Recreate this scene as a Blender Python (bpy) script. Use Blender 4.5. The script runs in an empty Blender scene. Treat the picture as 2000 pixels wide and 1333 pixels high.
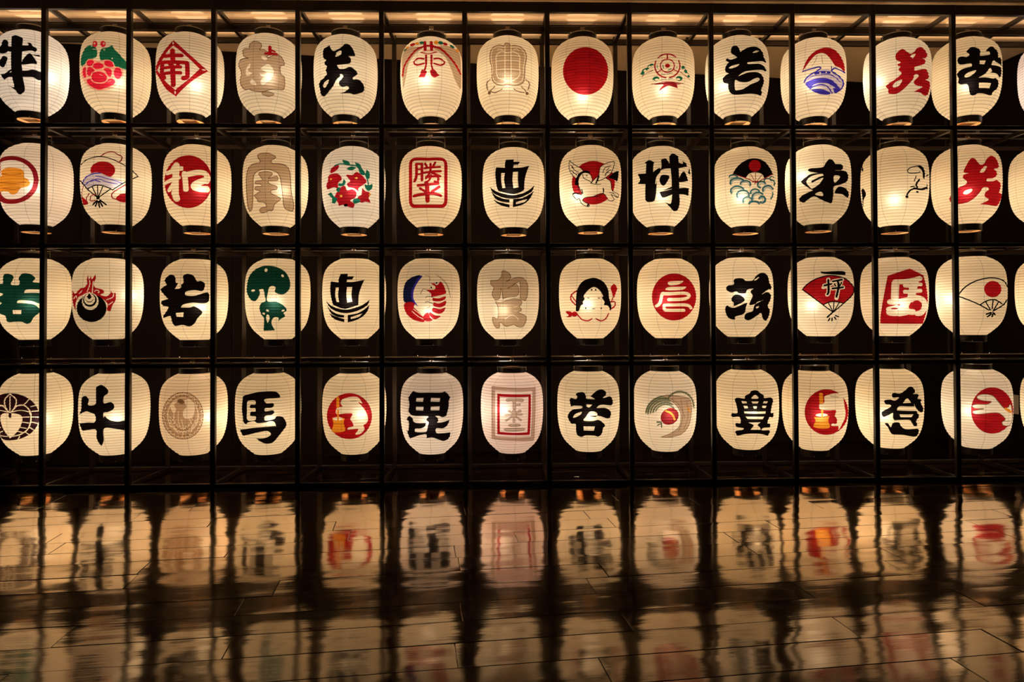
import bpy, math, random
import numpy as np
from mathutils import Vector, Matrix
from mathutils.geometry import delaunay_2d_cdt

C = bpy.context.scene.collection
random.seed(7)

# ------------------------------------------------------------------ camera, world, exposure
def set_camera():
    cam = bpy.data.cameras.new('camera')
    o = bpy.data.objects.new('camera', cam)
    C.objects.link(o)
    yaw, pit, rol = -0.0253, 0.015, -0.0041
    c, s = math.cos(yaw), math.sin(yaw)
    r0 = Vector((c, s, 0)); f0 = Vector((-s, c, 0)); up = Vector((0, 0, 1))
    c, s = math.cos(pit), math.sin(pit)
    f1 = f0 * c + up * s; u1 = -f0 * s + up * c
    c, s = math.cos(rol), math.sin(rol)
    R = r0 * c + u1 * s; U = -r0 * s + u1 * c
    m = Matrix((R, U, -f1)).transposed().to_4x4()
    m.translation = Vector((3.242, -5.1542, 1.185))
    o.matrix_world = m
    cam.sensor_width = 36.0
    cam.lens = 1392.0 / 2000 * 36
    cam.shift_x = -9.7 / 2000
    cam.shift_y = -60.1 / 2000
    cam.clip_start = 0.05
    bpy.context.scene.camera = o
set_camera()

sc = bpy.context.scene
world = bpy.data.worlds.new('world'); sc.world = world
world.use_nodes = True
world.node_tree.nodes['Background'].inputs[0].default_value = (1.0, 0.72, 0.5, 1)
world.node_tree.nodes['Background'].inputs[1].default_value = 0.004
sc.view_settings.view_transform = 'Standard'
sc.view_settings.look = 'None'
sc.view_settings.gamma = 1.0
sc.view_settings.use_curve_mapping = False
sc.view_settings.exposure = 0.0
cy = sc.cycles
cy.max_bounces = 8; cy.diffuse_bounces = 5; cy.glossy_bounces = 4; cy.transmission_bounces = 6
cy.caustics_reflective = False; cy.caustics_refractive = False
cy.sample_clamp_indirect = 4.0
BULB_W = 6.8
FILL_W = 2.4 * 15 / 13

# ------------------------------------------------------------------ materials
def new_mat(name):
    m = bpy.data.materials.new(name); m.use_nodes = True
    nt = m.node_tree
    for n in list(nt.nodes): nt.nodes.remove(n)
    out = nt.nodes.new('ShaderNodeOutputMaterial')
    return m, nt, out

def principled(name, col, rough=0.5, metal=0.0, ior=1.5, noise=0.0, nscale=20, bump=0.0, coat=0.0):
    m, nt, out = new_mat(name)
    p = nt.nodes.new('ShaderNodeBsdfPrincipled')
    p.inputs['Base Color'].default_value = (*col, 1)
    p.inputs['Roughness'].default_value = rough
    p.inputs['Metallic'].default_value = metal
    p.inputs['IOR'].default_value = ior
    p.inputs['Coat Weight'].default_value = coat
    nt.links.new(p.outputs[0], out.inputs[0])
    if noise or bump:
        tc = nt.nodes.new('ShaderNodeTexCoord')
        nz = nt.nodes.new('ShaderNodeTexNoise'); nz.inputs['Scale'].default_value = nscale
        nz.inputs['Detail'].default_value = 4
        nt.links.new(tc.outputs['Object'], nz.inputs['Vector'])
        mx = nt.nodes.new('ShaderNodeMix'); mx.data_type = 'RGBA'
        mx.inputs[6].default_value = (*[c * (1 - noise) for c in col], 1)
        mx.inputs[7].default_value = (*[min(1, c * (1 + noise)) for c in col], 1)
        nt.links.new(nz.outputs['Fac'], mx.inputs[0])
        nt.links.new(mx.outputs[2], p.inputs['Base Color'])
        if bump:
            b = nt.nodes.new('ShaderNodeBump'); b.inputs['Strength'].default_value = bump
            b.inputs['Distance'].default_value = 0.002
            nt.links.new(nz.outputs['Fac'], b.inputs['Height'])
            nt.links.new(b.outputs[0], p.inputs['Normal'])
    return m

SH = 0.608           # height of the paper shade
RM = 0.2395          # greatest radius
NRIB = 29            # bamboo hoops
PT = [0, .03, .068, .1, .15, .22, .33, .45, .59, .70, .79, .873, .94, .975, 1.]
PQ = [.44, .60, .745, .825, .91, .965, .995, 1, .985, .947, .883, .765, .60, .50, .42]

def paper_mat(name, mul, cloudy=0.0, thin=0.030, diff=0.62):
    """Paper (or paint soaked into it): lets light through, hoop shadows are painted in as darker lines, and it is darker along strings."""
    m, nt, out = new_mat(name)
    L = nt.links.new
    def math_(op, a=None, b=None, c=None):
        n = nt.nodes.new('ShaderNodeMath'); n.operation = op
        for i, v in enumerate((a, b, c)):
            if v is None: continue
            if isinstance(v, (int, float)): n.inputs[i].default_value = v
            else: L(v, n.inputs[i])
        return n.outputs[0]
    tc = nt.nodes.new('ShaderNodeTexCoord')
    sp = nt.nodes.new('ShaderNodeSeparateXYZ'); L(tc.outputs['Object'], sp.inputs[0])
    oi = nt.nodes.new('ShaderNodeObjectInfo')
    ph = math_('FRACT', math_('ADD', math_('MULTIPLY', math_('SUBTRACT', SH / 2, sp.outputs[2]), NRIB / SH), 0.5))
    d = math_('ABSOLUTE', math_('SUBTRACT', ph, 0.5))                # 0 on a hoop
    rib = math_('SUBTRACT', 1.0, math_('MULTIPLY', math_('SMOOTH_MIN', math_('MAXIMUM', math_('SUBTRACT', 1.0, math_('DIVIDE', d, 0.17)), 0.0), 1.0, 0.01), 0.52))  # hoop shadow lines put into the paper colour; no hoops are modelled
    ang = math_('ARCTAN2', sp.outputs[0], sp.outputs[1])
    a2 = math_('FRACT', math_('ADD', math_('MULTIPLY', ang, 8 / (2 * math.pi)), math_('ADD', oi.outputs['Alpha'], 4.0)))
    da = math_('MULTIPLY', math_('ABSOLUTE', math_('SUBTRACT', a2, 0.5)), 2 * math.pi / 8)
    rho = math_('SQRT', math_('ADD', math_('MULTIPLY', sp.outputs[0], sp.outputs[0]), math_('MULTIPLY', sp.outputs[1], sp.outputs[1])))
    seam = math_('SUBTRACT', 1.0, math_('MULTIPLY', math_('MAXIMUM', math_('SUBTRACT', 1.0, math_('DIVIDE', math_('MULTIPLY', da, rho), 0.0036)), 0.0), 0.42))
    pat = math_('MULTIPLY', rib, seam)
    nz = nt.nodes.new('ShaderNodeTexNoise'); nz.inputs['Scale'].default_value = 9; nz.inputs['Detail'].default_value = 5
    mp = nt.nodes.new('ShaderNodeMapping'); mp.inputs['Scale'].default_value = (1, 1, 3.0)
    L(tc.outputs['Object'], mp.inputs[0]); L(mp.outputs[0], nz.inputs['Vector'])
    amp = 0.10 + cloudy
    pat = math_('MULTIPLY', pat, math_('ADD', 1 - amp / 2 - cloudy * .2, math_('MULTIPLY', nz.outputs['Fac'], amp)))
    c1 = nt.nodes.new('ShaderNodeMix'); c1.data_type = 'RGBA'; c1.blend_type = 'MULTIPLY'; c1.inputs[0].default_value = 1
    L(oi.outputs["Color"], c1.inputs[6]); c1.inputs[7].default_value = (*[.56 * q for q in mul], 1)
    c2 = nt.nodes.new('ShaderNodeMix'); c2.data_type = 'RGBA'; c2.blend_type = 'MULTIPLY'; c2.inputs[0].default_value = 1
    L(c1.outputs[2], c2.inputs[6])
    cb = nt.nodes.new('ShaderNodeCombineColor')
    for i in range(3): L(pat, cb.inputs[i])
    L(cb.outputs[0], c2.inputs[7])
    up = nt.nodes.new('ShaderNodeMix'); up.data_type = 'RGBA'; up.blend_type = 'MULTIPLY'; up.inputs[0].default_value = 1
    L(c2.outputs[2], up.inputs[6]); up.inputs[7].default_value = (1.6, 1.6, 1.6, 1)
    tr = nt.nodes.new('ShaderNodeBsdfTranslucent'); L(c2.outputs[2], tr.inputs[0])
    df = nt.nodes.new('ShaderNodeBsdfDiffuse'); L(up.outputs[2], df.inputs[0])
    rf = nt.nodes.new('ShaderNodeBsdfRefraction'); rf.distribution = 'GGX'
    rf.inputs['Roughness'].default_value = 0.72; rf.inputs['IOR'].default_value = 1.35
    gm = nt.nodes.new('ShaderNodeGamma'); gm.inputs[1].default_value = .6
    L(c2.outputs[2], gm.inputs[0]); L(gm.outputs[0], rf.inputs[0])
    m1 = nt.nodes.new('ShaderNodeMixShader'); m1.inputs[0].default_value = diff
    L(tr.outputs[0], m1.inputs[1]); L(df.outputs[0], m1.inputs[2])
    m2 = nt.nodes.new('ShaderNodeMixShader'); m2.inputs[0].default_value = thin
    L(m1.outputs[0], m2.inputs[1]); L(rf.outputs[0], m2.inputs[2])
    L(m2.outputs[0], out.inputs[0])
    return m

M = {}
M['paper'] = paper_mat('lantern_paper', (1, 1, 1))
INK = {
    'r': ('red_paint', (.43, .008, .018), .7), 'd': ('dark_red_paint', (.27, .010, .018), .5),
    'm': ('rose_paint', (.82, .020, .085), .4), 'h': ('pale_rose_paint', (1.0, .62, .60), .2),
    'g': ('green_paint', (.010, .17, .12), .5), 'G': ('bottle_green_paint', (.004, .045, .038), .5),
    'D': ('olive_paint', (.10, .14, .08), .2),
    'B': ('navy_paint', (.006, .010, .075), .4), 'b': ('blue_paint', (.035, .028, .62), .4), 'p': ('lilac_wash', (.62, .62, .95), .3),
    't': ('teal_paint', (.03, .16, .28), .4), 'T': ('pale_teal_wash', (.42, .62, .80), .2),
    'n': ('grey_brown_wash', (.54, .43, .36), .1), 'N': ('brown_outline_paint', (.20, .13, .09), .2),
    'l': ('light_grey_wash', (.55, .50, .42), .1), 'o': ('orange_paint', (.86, .36, .035), .4),
    'O': ('ochre_paint', (.50, .17, .02), .2), 'y': ('yellow_paint', (.9, .6, .10), .1),
    'K': ('plum_black_paint', (.022, .006, .012), .2), 'k': ('black_ink', (.004, .003, .004), .2),
}
for k_, (nm, col, cl) in INK.items():
    M[k_] = paper_mat(nm, col, cl, thin=0.02 if k_ in 'kK' else 0.030)
M['lacquer'] = principled('black_lacquer', (.018, .012, .009), .38, noise=.4, nscale=30)
M['wood'] = principled('pale_wood', (.80, .44, .18), .55, noise=.25, nscale=25)
M['frame'] = principled('dark_steel', (.026, .016, .012), .30, metal=0.0, noise=.5, nscale=14, bump=.15)
M['wire'] = principled('steel_wire', (.55, .48, .40), .3, metal=1.0)
M['pipe'] = principled('grey_pipe', (.30, .24, .19), .35, metal=1.0, noise=.2, nscale=5)
M['socket'] = principled('white_socket', (.7, .65, .6), .4)
M['wall'] = principled('dark_wall', (.0085, .0045, .0032), .75, noise=.45, nscale=3.0, bump=.1)
M['wall'].node_tree.nodes['Principled BSDF'].inputs['Specular IOR Level'].default_value = .12
M['joint'] = principled('joint_strip', (.05, .033, .024), .6)
M['plate'] = principled('plate_plastic', (.75, .65, .58), .5)
M['ceiling'] = principled('ceiling_paint', (.92, .66, .40), .8, noise=.08, nscale=2.0, bump=.05)
M['ceiling_trim'] = principled('ceiling_trim', (.22, .15, .10), .7, noise=.2)

def floor_mat():
    m, nt, out = new_mat('dark_varnished_board'); L = nt.links.new
    p = nt.nodes.new('ShaderNodeBsdfPrincipled')
    tc = nt.nodes.new('ShaderNodeTexCoord')
    oi = nt.nodes.new('ShaderNodeObjectInfo')
    add = nt.nodes.new('ShaderNodeVectorMath'); add.operation = 'ADD'
    sc_ = nt.nodes.new('ShaderNodeVectorMath'); sc_.operation = 'SCALE'; sc_.inputs['Scale'].default_value = 1.0
    L(oi.outputs['Location'], sc_.inputs[0])
    L(tc.outputs['Object'], add.inputs[0]); L(sc_.outputs[0], add.inputs[1])
    mp = nt.nodes.new('ShaderNodeMapping'); mp.inputs['Scale'].default_value = (2.0, 28, 1)
    L(add.outputs[0], mp.inputs[0])
    nz = nt.nodes.new('ShaderNodeTexNoise'); nz.inputs['Scale'].default_value = 2.2; nz.inputs['Detail'].default_value = 7
    L(mp.outputs[0], nz.inputs['Vector'])
    cr = nt.nodes.new('ShaderNodeValToRGB')
    cr.color_ramp.elements[0].position = .3; cr.color_ramp.elements[0].color = (.004, .0022, .0015, 1)
    cr.color_ramp.elements[1].position = .75; cr.color_ramp.elements[1].color = (.013, .007, .0045, 1)
    L(nz.outputs['Fac'], cr.inputs[0]); L(cr.outputs[0], p.inputs['Base Color'])
    n2 = nt.nodes.new('ShaderNodeTexNoise'); n2.inputs['Scale'].default_value = 3.0; n2.inputs['Detail'].default_value = 3
    L(add.outputs[0], n2.inputs['Vector'])
    mr = nt.nodes.new('ShaderNodeMapRange'); mr.inputs['To Min'].default_value = .05; mr.inputs['To Max'].default_value = .12
    L(n2.outputs['Fac'], mr.inputs[0]); L(mr.outputs[0], p.inputs['Roughness'])
    # slow unevenness of the varnish
    mp2 = nt.nodes.new('ShaderNodeMapping'); mp2.inputs['Scale'].default_value = (1.0, 2.2, 1)
    L(add.outputs[0], mp2.inputs[0])
    n3 = nt.nodes.new('ShaderNodeTexNoise'); n3.inputs['Scale'].default_value = 2.0; n3.inputs['Detail'].default_value = 1.5; n3.inputs['Roughness'].default_value = .5
    L(mp2.outputs[0], n3.inputs['Vector'])
    b = nt.nodes.new('ShaderNodeBump'); b.inputs['Strength'].default_value = 1.0; b.inputs['Distance'].default_value = 0.0055
    L(n3.outputs['Fac'], b.inputs['Height'])
    b2 = nt.nodes.new('ShaderNodeBump'); b2.inputs['Strength'].default_value = .25; b2.inputs['Distance'].default_value = 0.0008
    L(nz.outputs['Fac'], b2.inputs['Height']); L(b.outputs[0], b2.inputs['Normal'])
    # thick polish: a mirror at grazing angles that fades as the floor is seen more steeply
    p.inputs['Specular IOR Level'].default_value = .1
    L(b2.outputs[0], p.inputs['Normal'])
    gl = nt.nodes.new('ShaderNodeBsdfGlossy'); gl.inputs['Color'].default_value = (1, .76, .54, 1)
    L(mr.outputs[0], gl.inputs['Roughness']); L(b2.outputs[0], gl.inputs['Normal'])
    lw = nt.nodes.new('ShaderNodeLayerWeight'); lw.inputs['Blend'].default_value = .5
    pw = nt.nodes.new('ShaderNodeMath'); pw.operation = 'POWER'; pw.inputs[1].default_value = 7.4
    L(lw.outputs['Facing'], pw.inputs[0])
    ml = nt.nodes.new('ShaderNodeMath'); ml.operation = 'MULTIPLY_ADD'; ml.inputs[1].default_value = 6.4; ml.inputs[2].default_value = .02
    L(pw.outputs[0], ml.inputs[0])
    mn = nt.nodes.new('ShaderNodeMath'); mn.operation = 'MINIMUM'; mn.inputs[1].default_value = .65
    L(ml.outputs[0], mn.inputs[0])
    mx = nt.nodes.new('ShaderNodeMixShader'); L(mn.outputs[0], mx.inputs[0])
    L(p.outputs[0], mx.inputs[1]); L(gl.outputs[0], mx.inputs[2])
    L(mx.outputs[0], out.inputs[0])
    return m
M['floor'] = floor_mat()

# ------------------------------------------------------------------ mesh helpers
class MB:
    def __init__(s): s.v = []; s.f = []; s.m = []
    def box(s, x0, x1, y0, y1, z0, z1, mi=0, mat=None):
        b = len(s.v)
        for z in (z0, z1):
            for x, y in ((x0, y0), (x1, y0), (x1, y1), (x0, y1)):
                p = Vector((x, y, z)); s.v.append(tuple(mat @ p if mat else p))
        for f in ((0, 3, 2, 1), (4, 5, 6, 7), (0, 1, 5, 4), (1, 2, 6, 5), (2, 3, 7, 6), (3, 0, 4, 7)):
            s.f.append(tuple(b + i for i in f)); s.m.append(mi)
    def bbox(s, x0, x1, y0, y1, z0, z1, e, mi=0):
        """box with chamfered long edges whatever its direction"""
        dx, dy, dz = x1 - x0, y1 - y0, z1 - z0
        ax = max(range(3), key=lambda i: (dx, dy, dz)[i])
        lo = (x0, y0, z0); hi = (x1, y1, z1)
        o = [i for i in range(3) if i != ax]
        a0, a1, b0, b1 = lo[o[0]], hi[o[0]], lo[o[1]], hi[o[1]]
        ring = [(a0 + e, b0), (a1 - e, b0), (a1, b0 + e), (a1, b1 - e), (a1 - e, b1), (a0 + e, b1), (a0, b1 - e), (a0, b0 + e)]
        if ax == 1: ring = ring[::-1]
        b = len(s.v)
        for t in (lo[ax], hi[ax]):
            for p, q in ring:
                w = [0, 0, 0]; w[ax] = t; w[o[0]] = p; w[o[1]] = q; s.v.append(tuple(w))
        for i in range(8):
            j = (i + 1) % 8
            s.f.append((b + i, b + j, b + 8 + j, b + 8 + i)); s.m.append(mi)
        s.f.append(tuple(b + i for i in range(7, -1, -1))); s.m.append(mi)
        s.f.append(tuple(b + 8 + i for i in range(8))); s.m.append(mi)
    def tube(s, pts, r, n=6, mi=0, closed=False):
        pts = [Vector(p) for p in pts]; b0 = len(s.v); k = len(pts)
        for i, p in enumerate(pts):
            a = pts[(i - 1) % k] if (closed or i) else p
            c = pts[(i + 1) % k] if (closed or i < k - 1) else p
            t = (c - a).normalized()
            u = t.orthogonal() if abs(t.z) > .9 else t.cross(Vector((0, 0, 1)))
            u.normalize(); w = t.cross(u)
            for q in range(n):
                an = 2 * math.pi * q / n
                s.v.append(tuple(p + u * math.cos(an) * r + w * math.sin(an) * r))
        for i in range(k if closed else k - 1):
            j = (i + 1) % k
            for q in range(n):
                q2 = (q + 1) % n
                s.f.append((b0 + i * n + q, b0 + j * n + q, b0 + j * n + q2, b0 + i * n + q2)); s.m.append(mi)
        if not closed:
            s.f.append(tuple(b0 + q for q in range(n))); s.m.append(mi)
            s.f.append(tuple(b0 + (k - 1) * n + q for q in range(n - 1, -1, -1))); s.m.append(mi)
    def lathe(s, prof, n=40, mis=None):
        b = len(s.v)
        for r, z in prof:
            for i in range(n):
                a = 2 * math.pi * i / n
                s.v.append((r * math.cos(a), r * math.sin(a), z))
        for k in range(len(prof) - 1):
            for i in range(n):
                j = (i + 1) % n
                s.f.append((b + k * n + i, b + k * n + j, b + (k + 1) * n + j, b + (k + 1) * n + i)); s.m.append(mis[k] if mis else 0)
    def mesh(s, name, mats, smooth=False):
        me = bpy.data.meshes.new(name)
        me.from_pydata(s.v, [], s.f)
        for m in mats: me.materials.append(m)
        me.polygons.foreach_set('material_index', s.m)
        if smooth: me.polygons.foreach_set('use_smooth', [True] * len(s.f))
        me.update()
        return me

def link(name, me, parent=None, loc=(0, 0, 0), rot=(0, 0, 0)):
    o = bpy.data.objects.new(name, me); C.objects.link(o)
    o.location = loc; o.rotation_euler = rot
    if parent: o.parent = parent
    return o
def empty(name, loc, rz=0):
    o = bpy.data.objects.new(name, None); C.objects.link(o)
    o.empty_display_size = .1; o.location = loc; o.rotation_euler = (0, 0, rz)
    return o
def tag(o, label, cat, group=None):
    o['label'] = label; o['category'] = cat
    if group: o['group'] = group

# ------------------------------------------------------------------ the setting
WA = 0.12                       # the room is turned by this against the rack
cw, sw = math.cos(WA), math.sin(WA)
def room(u, v, z=0.0): return (u * cw - v * sw, u * sw + v * cw, z)
VW = 0.94                       # back wall
UR = 7.92                       # side wall
HC = 3.53
BT = 0.010                      # board thickness
Y0 = -7.5
def slab(name, u0, u1, v0, v1, z0, z1, mat, parent=None):
    m = MB(); m.box(u0, u1, v0, v1, z0, z1)
    return link(name, m.mesh(name, [mat]), parent, rot=(0, 0, WA) if parent is None else (0, 0, 0))

floor = slab('floor', -5.5, UR + .1, Y0, VW + .1, -.12, -BT, M['wall']); floor['kind'] = 'structure'
def board_mesh(w, l):
    e = .0016; h = .0012; m = MB()
    xs = (-l / 2, l / 2); ys = (-w / 2, w / 2)
    m.v = [(x, y, -BT) for x, y in ((xs[0], ys[0]), (xs[1], ys[0]), (xs[1], ys[1]), (xs[0], ys[1]))]
    m.v += [(x, y, -h) for x, y in ((xs[0], ys[0]), (xs[1], ys[0]), (xs[1], ys[1]), (xs[0], ys[1]))]
    m.v += [(x, y, 0) for x, y in ((xs[0] + e, ys[0] + e), (xs[1] - e, ys[0] + e), (xs[1] - e, ys[1] - e), (xs[0] + e, ys[1] - e))]
    m.f = [(8, 9, 10, 11)]
    for i in range(4):
        j = (i + 1) % 4
        m.f += [(i, j, 4 + j, 4 + i), (4 + i, 4 + j, 8 + j, 8 + i)]
    m.m = [0] * len(m.f)
    return m.mesh('board', [M['floor']])
BW, BL, GAP = .190, 1.5, .0018
bm_ = board_mesh(BW - GAP, BL - GAP)
v = VW - BW / 2; row = 0
far_rows = MB()
while v > -3.55:
    D = v + 5.3
    uc = 3.2 - 0.1 * D * 0; half = D * .76 + .9
    off = random.uniform(0, BL)
    u = math.floor((uc - half - off) / BL) * BL + off + BL / 2
    while u - BL / 2 < min(uc + half, UR - .02):
        if u - BL / 2 > -5.4 and u + BL / 2 < UR + .08:
            link('board', bm_, floor, (u, v, random.uniform(-.0004, .0004)),
                 (random.gauss(0, .0050), random.gauss(0, .0010), 0))
        elif u + BL / 2 >= UR + .08:
            l = (UR - .005) - (u - BL / 2)
            if l > .05:
                link('board', board_mesh(BW - GAP, l), floor, (u - BL / 2 + l / 2, v, 0), (random.gauss(0, .0025), 0, 0))
        u += BL
    v -= BW; row += 1
rest = MB()
vr = v + BW / 2
rest.box(-5.5, UR, Y0, vr - GAP, -BT, 0)
near = link('near_boards', rest.mesh('near_boards', [M['floor']]), floor); near['kind'] = 'stuff'

wall = slab('wall_back', -5.5, UR + .1, VW, VW + .12, -.12, HC, M['joint']); wall['kind'] = 'structure'
PW = 1.22
pm = MB(); pm.bbox(-PW / 2 + .004, PW / 2 - .004, -.012, .012, 0.0, HC - .004, .002)
pme = pm.mesh('panel', [M['wall']])
u = .46 - 5 * PW
while u < UR + PW / 2:
    if u + PW / 2 < UR: link('panel', pme, wall, (u, VW - .004, .002))
    else:
        w = UR - .03 - (u - PW / 2)
        if w > .05:
            q = MB(); q.bbox(.004, w, -.012, .012, 0, HC - .004, .002)
            link('panel', q.mesh('panel', [M['wall']]), wall, (u - PW / 2, VW - .004, .002))
    u += PW
wr = slab('wall_right', UR, UR + .12, Y0, VW, -.12, HC, M['joint']); wr['kind'] = 'structure'
v = VW - .02
while v > -6.5:
    q = MB(); q.bbox(-.012, .012, -PW + .004, -.004, 0.0, HC - .004, .002)
    link('panel', q.mesh('panel', [M['wall']]), wr, (UR + .004, v, .002)); v -= PW
ceil = slab('ceiling', -5.5, UR + .1, Y0, VW + .1, HC, HC + .12, M['ceiling']); ceil['kind'] = 'structure'

# shallow ceiling battens that run with the rack
for i, (y, w, h) in enumerate(((.395, .035, .012), (.80, .05, .015))):
    m = MB(); m.bbox(-3.4, 7.78, y - w / 2, y + w / 2, HC - h, HC, .002)
    t = link('trim_%d' % (i + 1), m.mesh('trim', [M['ceiling_trim']])); t['kind'] = 'structure'

# ------------------------------------------------------------------ the rack
W, DEP, PS = .6, .6254, .034
LEV = [.0175, .8733, 1.7315, 2.5954]
rack = empty('display_rack', (0, 0, 0))
tag(rack, 'tall black steel grid rack carrying all the paper lanterns on the dark floor', 'rack')
I0, I1 = -2, 13
pz = MB(); pz.bbox(-PS / 2, PS / 2, -PS / 2, PS / 2, 0, 3.504, .002)
post = pz.mesh('post', [M['frame']])
RL = W - PS
rz = MB(); rz.bbox(-RL / 2, RL / 2, -PS / 2, PS / 2, -.015, .015, .002); rail = rz.mesh('rail', [M['frame']])
rt = MB(); rt.bbox(-RL / 2, RL / 2, -PS / 2, PS / 2, -.036, .036, .002); rail_top = rt.mesh('rail', [M['frame']])
CL = DEP - PS
cz_ = MB(); cz_.bbox(-.014, .014, -CL / 2, CL / 2, -.015, .015, .002); cross = cz_.mesh('crossbar', [M['frame']])
for i in range(I0, I1 + 1):
    for y in (0, DEP): link('post', post, rack, (i * W, y, 0))
    for z in LEV + [3.462]: link('crossbar', cross, rack, (i * W, DEP / 2, z))
    if i < I1:
        for y in (0, DEP):
            for z in LEV: link('rail', rail, rack, ((i + .5) * W, y, z))
        link('rail', rail_top, rack, ((i + .5) * W, 0, 3.468))
        link('rail', rail, rack, ((i + .5) * W, DEP, 3.458))
YL = .31
# added warm fill strips in made-up channels, put in to brighten the ceiling
for y, z in ((.31, 3.462), (DEP, 3.478)):
    m = MB(); m.bbox(I0 * W, I1 * W, -.012, .012, 0, .008, .001)
    link('added_fill_channel', m.mesh('added_fill_channel', [M['frame']]), rack, (0, y, z))
    la = bpy.data.lights.new('added_ceiling_fill', 'AREA'); la.shape = 'RECTANGLE'; la.size = (I1 - I0) * W; la.size_y = .02
    la.energy = FILL_W; la.color = (1.0, .69, .42)
    lo = bpy.data.objects.new('added_ceiling_fill', la); C.objects.link(lo); lo.parent = rack
    lo.location = ((I0 + I1) / 2 * W, y, z + .0095); lo.rotation_euler = (math.pi, 0, 0)
BAR = {1: 3.432, 2: 2.613, 3: 1.742, 4: .896}
for r in range(1, 5):
    hb = .024 if r == 1 else .018
    m = MB(); m.bbox(I0 * W, I1 * W, YL - .02, YL + .02, -hb, hb, .003)
    link('hanging_bar', m.mesh('hanging_bar', [M['frame']]), rack, (0, 0, BAR[r]))
    if r > 1:
        m = MB(); m.tube([(I0 * W, 0, 0), (I1 * W, 0, 0)], .0045, 8)
        link('conduit', m.mesh('conduit', [M['pipe']], True), rack, (0, YL - .028, BAR[r] + .018))

# ------------------------------------------------------------------ lanterns
POSE = {
    (1, 1): (-0.2853, 3.0680, -0.5732),
    (1, 2): (0.3413, 3.0554, -0.4880),
    (1, 3): (0.8999, 3.0581, -0.4049),
    (1, 4): (1.4945, 3.0513, -0.3095),
    (1, 5): (2.0768, 3.0466, -0.2101),
    (1, 6): (2.7327, 3.0327, -0.0929),
    (1, 7): (3.3160, 3.0441, 0.0135),
    (1, 8): (3.8924, 3.0403, 0.1185),
    (1, 9): (4.5198, 3.0448, 0.2297),
    (1, 10): (5.0967, 3.0572, 0.3272),
    (1, 11): (5.6946, 3.0443, 0.4219),
    (1, 12): (6.3569, 3.0516, 0.5181),
    (1, 13): (6.9049, 3.0584, 0.5905),
    (1, 14): (7.6115, 3.0621, 0.6745),
    (2, 1): (-0.2485, 2.2188, -0.5685),
    (2, 2): (0.3470, 2.2179, -0.4872),
    (2, 3): (0.9561, 2.2112, -0.3962),
    (2, 4): (1.5458, 2.2065, -0.3010),
    (2, 5): (2.1376, 2.1999, -0.1994),
    (2, 6): (2.7230, 2.2012, -0.0947),
    (2, 7): (3.3578, 2.1949, 0.0212),
    (2, 8): (3.9490, 2.2120, 0.1287),
    (2, 9): (4.4917, 2.2060, 0.2248),
    (2, 10): (5.1531, 2.2040, 0.3364),
    (2, 11): (5.7228, 2.2197, 0.4262),
    (2, 12): (6.3261, 2.2081, 0.5139),
    (2, 13): (6.8940, 2.2220, 0.5892),
    (2, 14): (7.5245, 2.2242, 0.6647),
    (3, 1): (-0.2555, 1.3625, -0.5694),
    (3, 2): (0.2893, 1.3625, -0.4954),
    (3, 3): (0.9353, 1.3545, -0.3995),
    (3, 4): (1.5629, 1.3571, -0.2981),
    (3, 5): (2.1409, 1.3561, -0.1989),
    (3, 6): (2.7074, 1.3552, -0.0975),
    (3, 7): (3.3122, 1.3494, 0.0128),
    (3, 8): (3.9421, 1.3522, 0.1274),
    (3, 9): (4.5479, 1.3512, 0.2346),
    (3, 10): (5.1133, 1.3583, 0.3299),
    (3, 11): (5.7346, 1.3603, 0.4280),
    (3, 12): (6.3122, 1.3586, 0.5119),
    (3, 13): (6.9203, 1.3646, 0.5925),
    (3, 14): (7.5637, 1.3628, 0.6692),
    (4, 1): (-0.2420, 0.5058, -0.5676),
    (4, 2): (0.3427, 0.5026, -0.4878),
    (4, 3): (0.9319, 0.4975, -0.4000),
    (4, 4): (1.4916, 0.4964, -0.3100),
    (4, 5): (2.1412, 0.4928, -0.1988),
    (4, 6): (2.7288, 0.4895, -0.0937),
    (4, 7): (3.3391, 0.4898, 0.0178),
    (4, 8): (3.9253, 0.4979, 0.1244),
    (4, 9): (4.5148, 0.4943, 0.2289),
    (4, 10): (5.1473, 0.5021, 0.3355),
    (4, 11): (5.6804, 0.4910, 0.4197),
    (4, 12): (6.2643, 0.5030, 0.5052),
    (4, 13): (6.9535, 0.4948, 0.5967),
    (4, 14): (7.5945, 0.4908, 0.6726),
}
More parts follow.
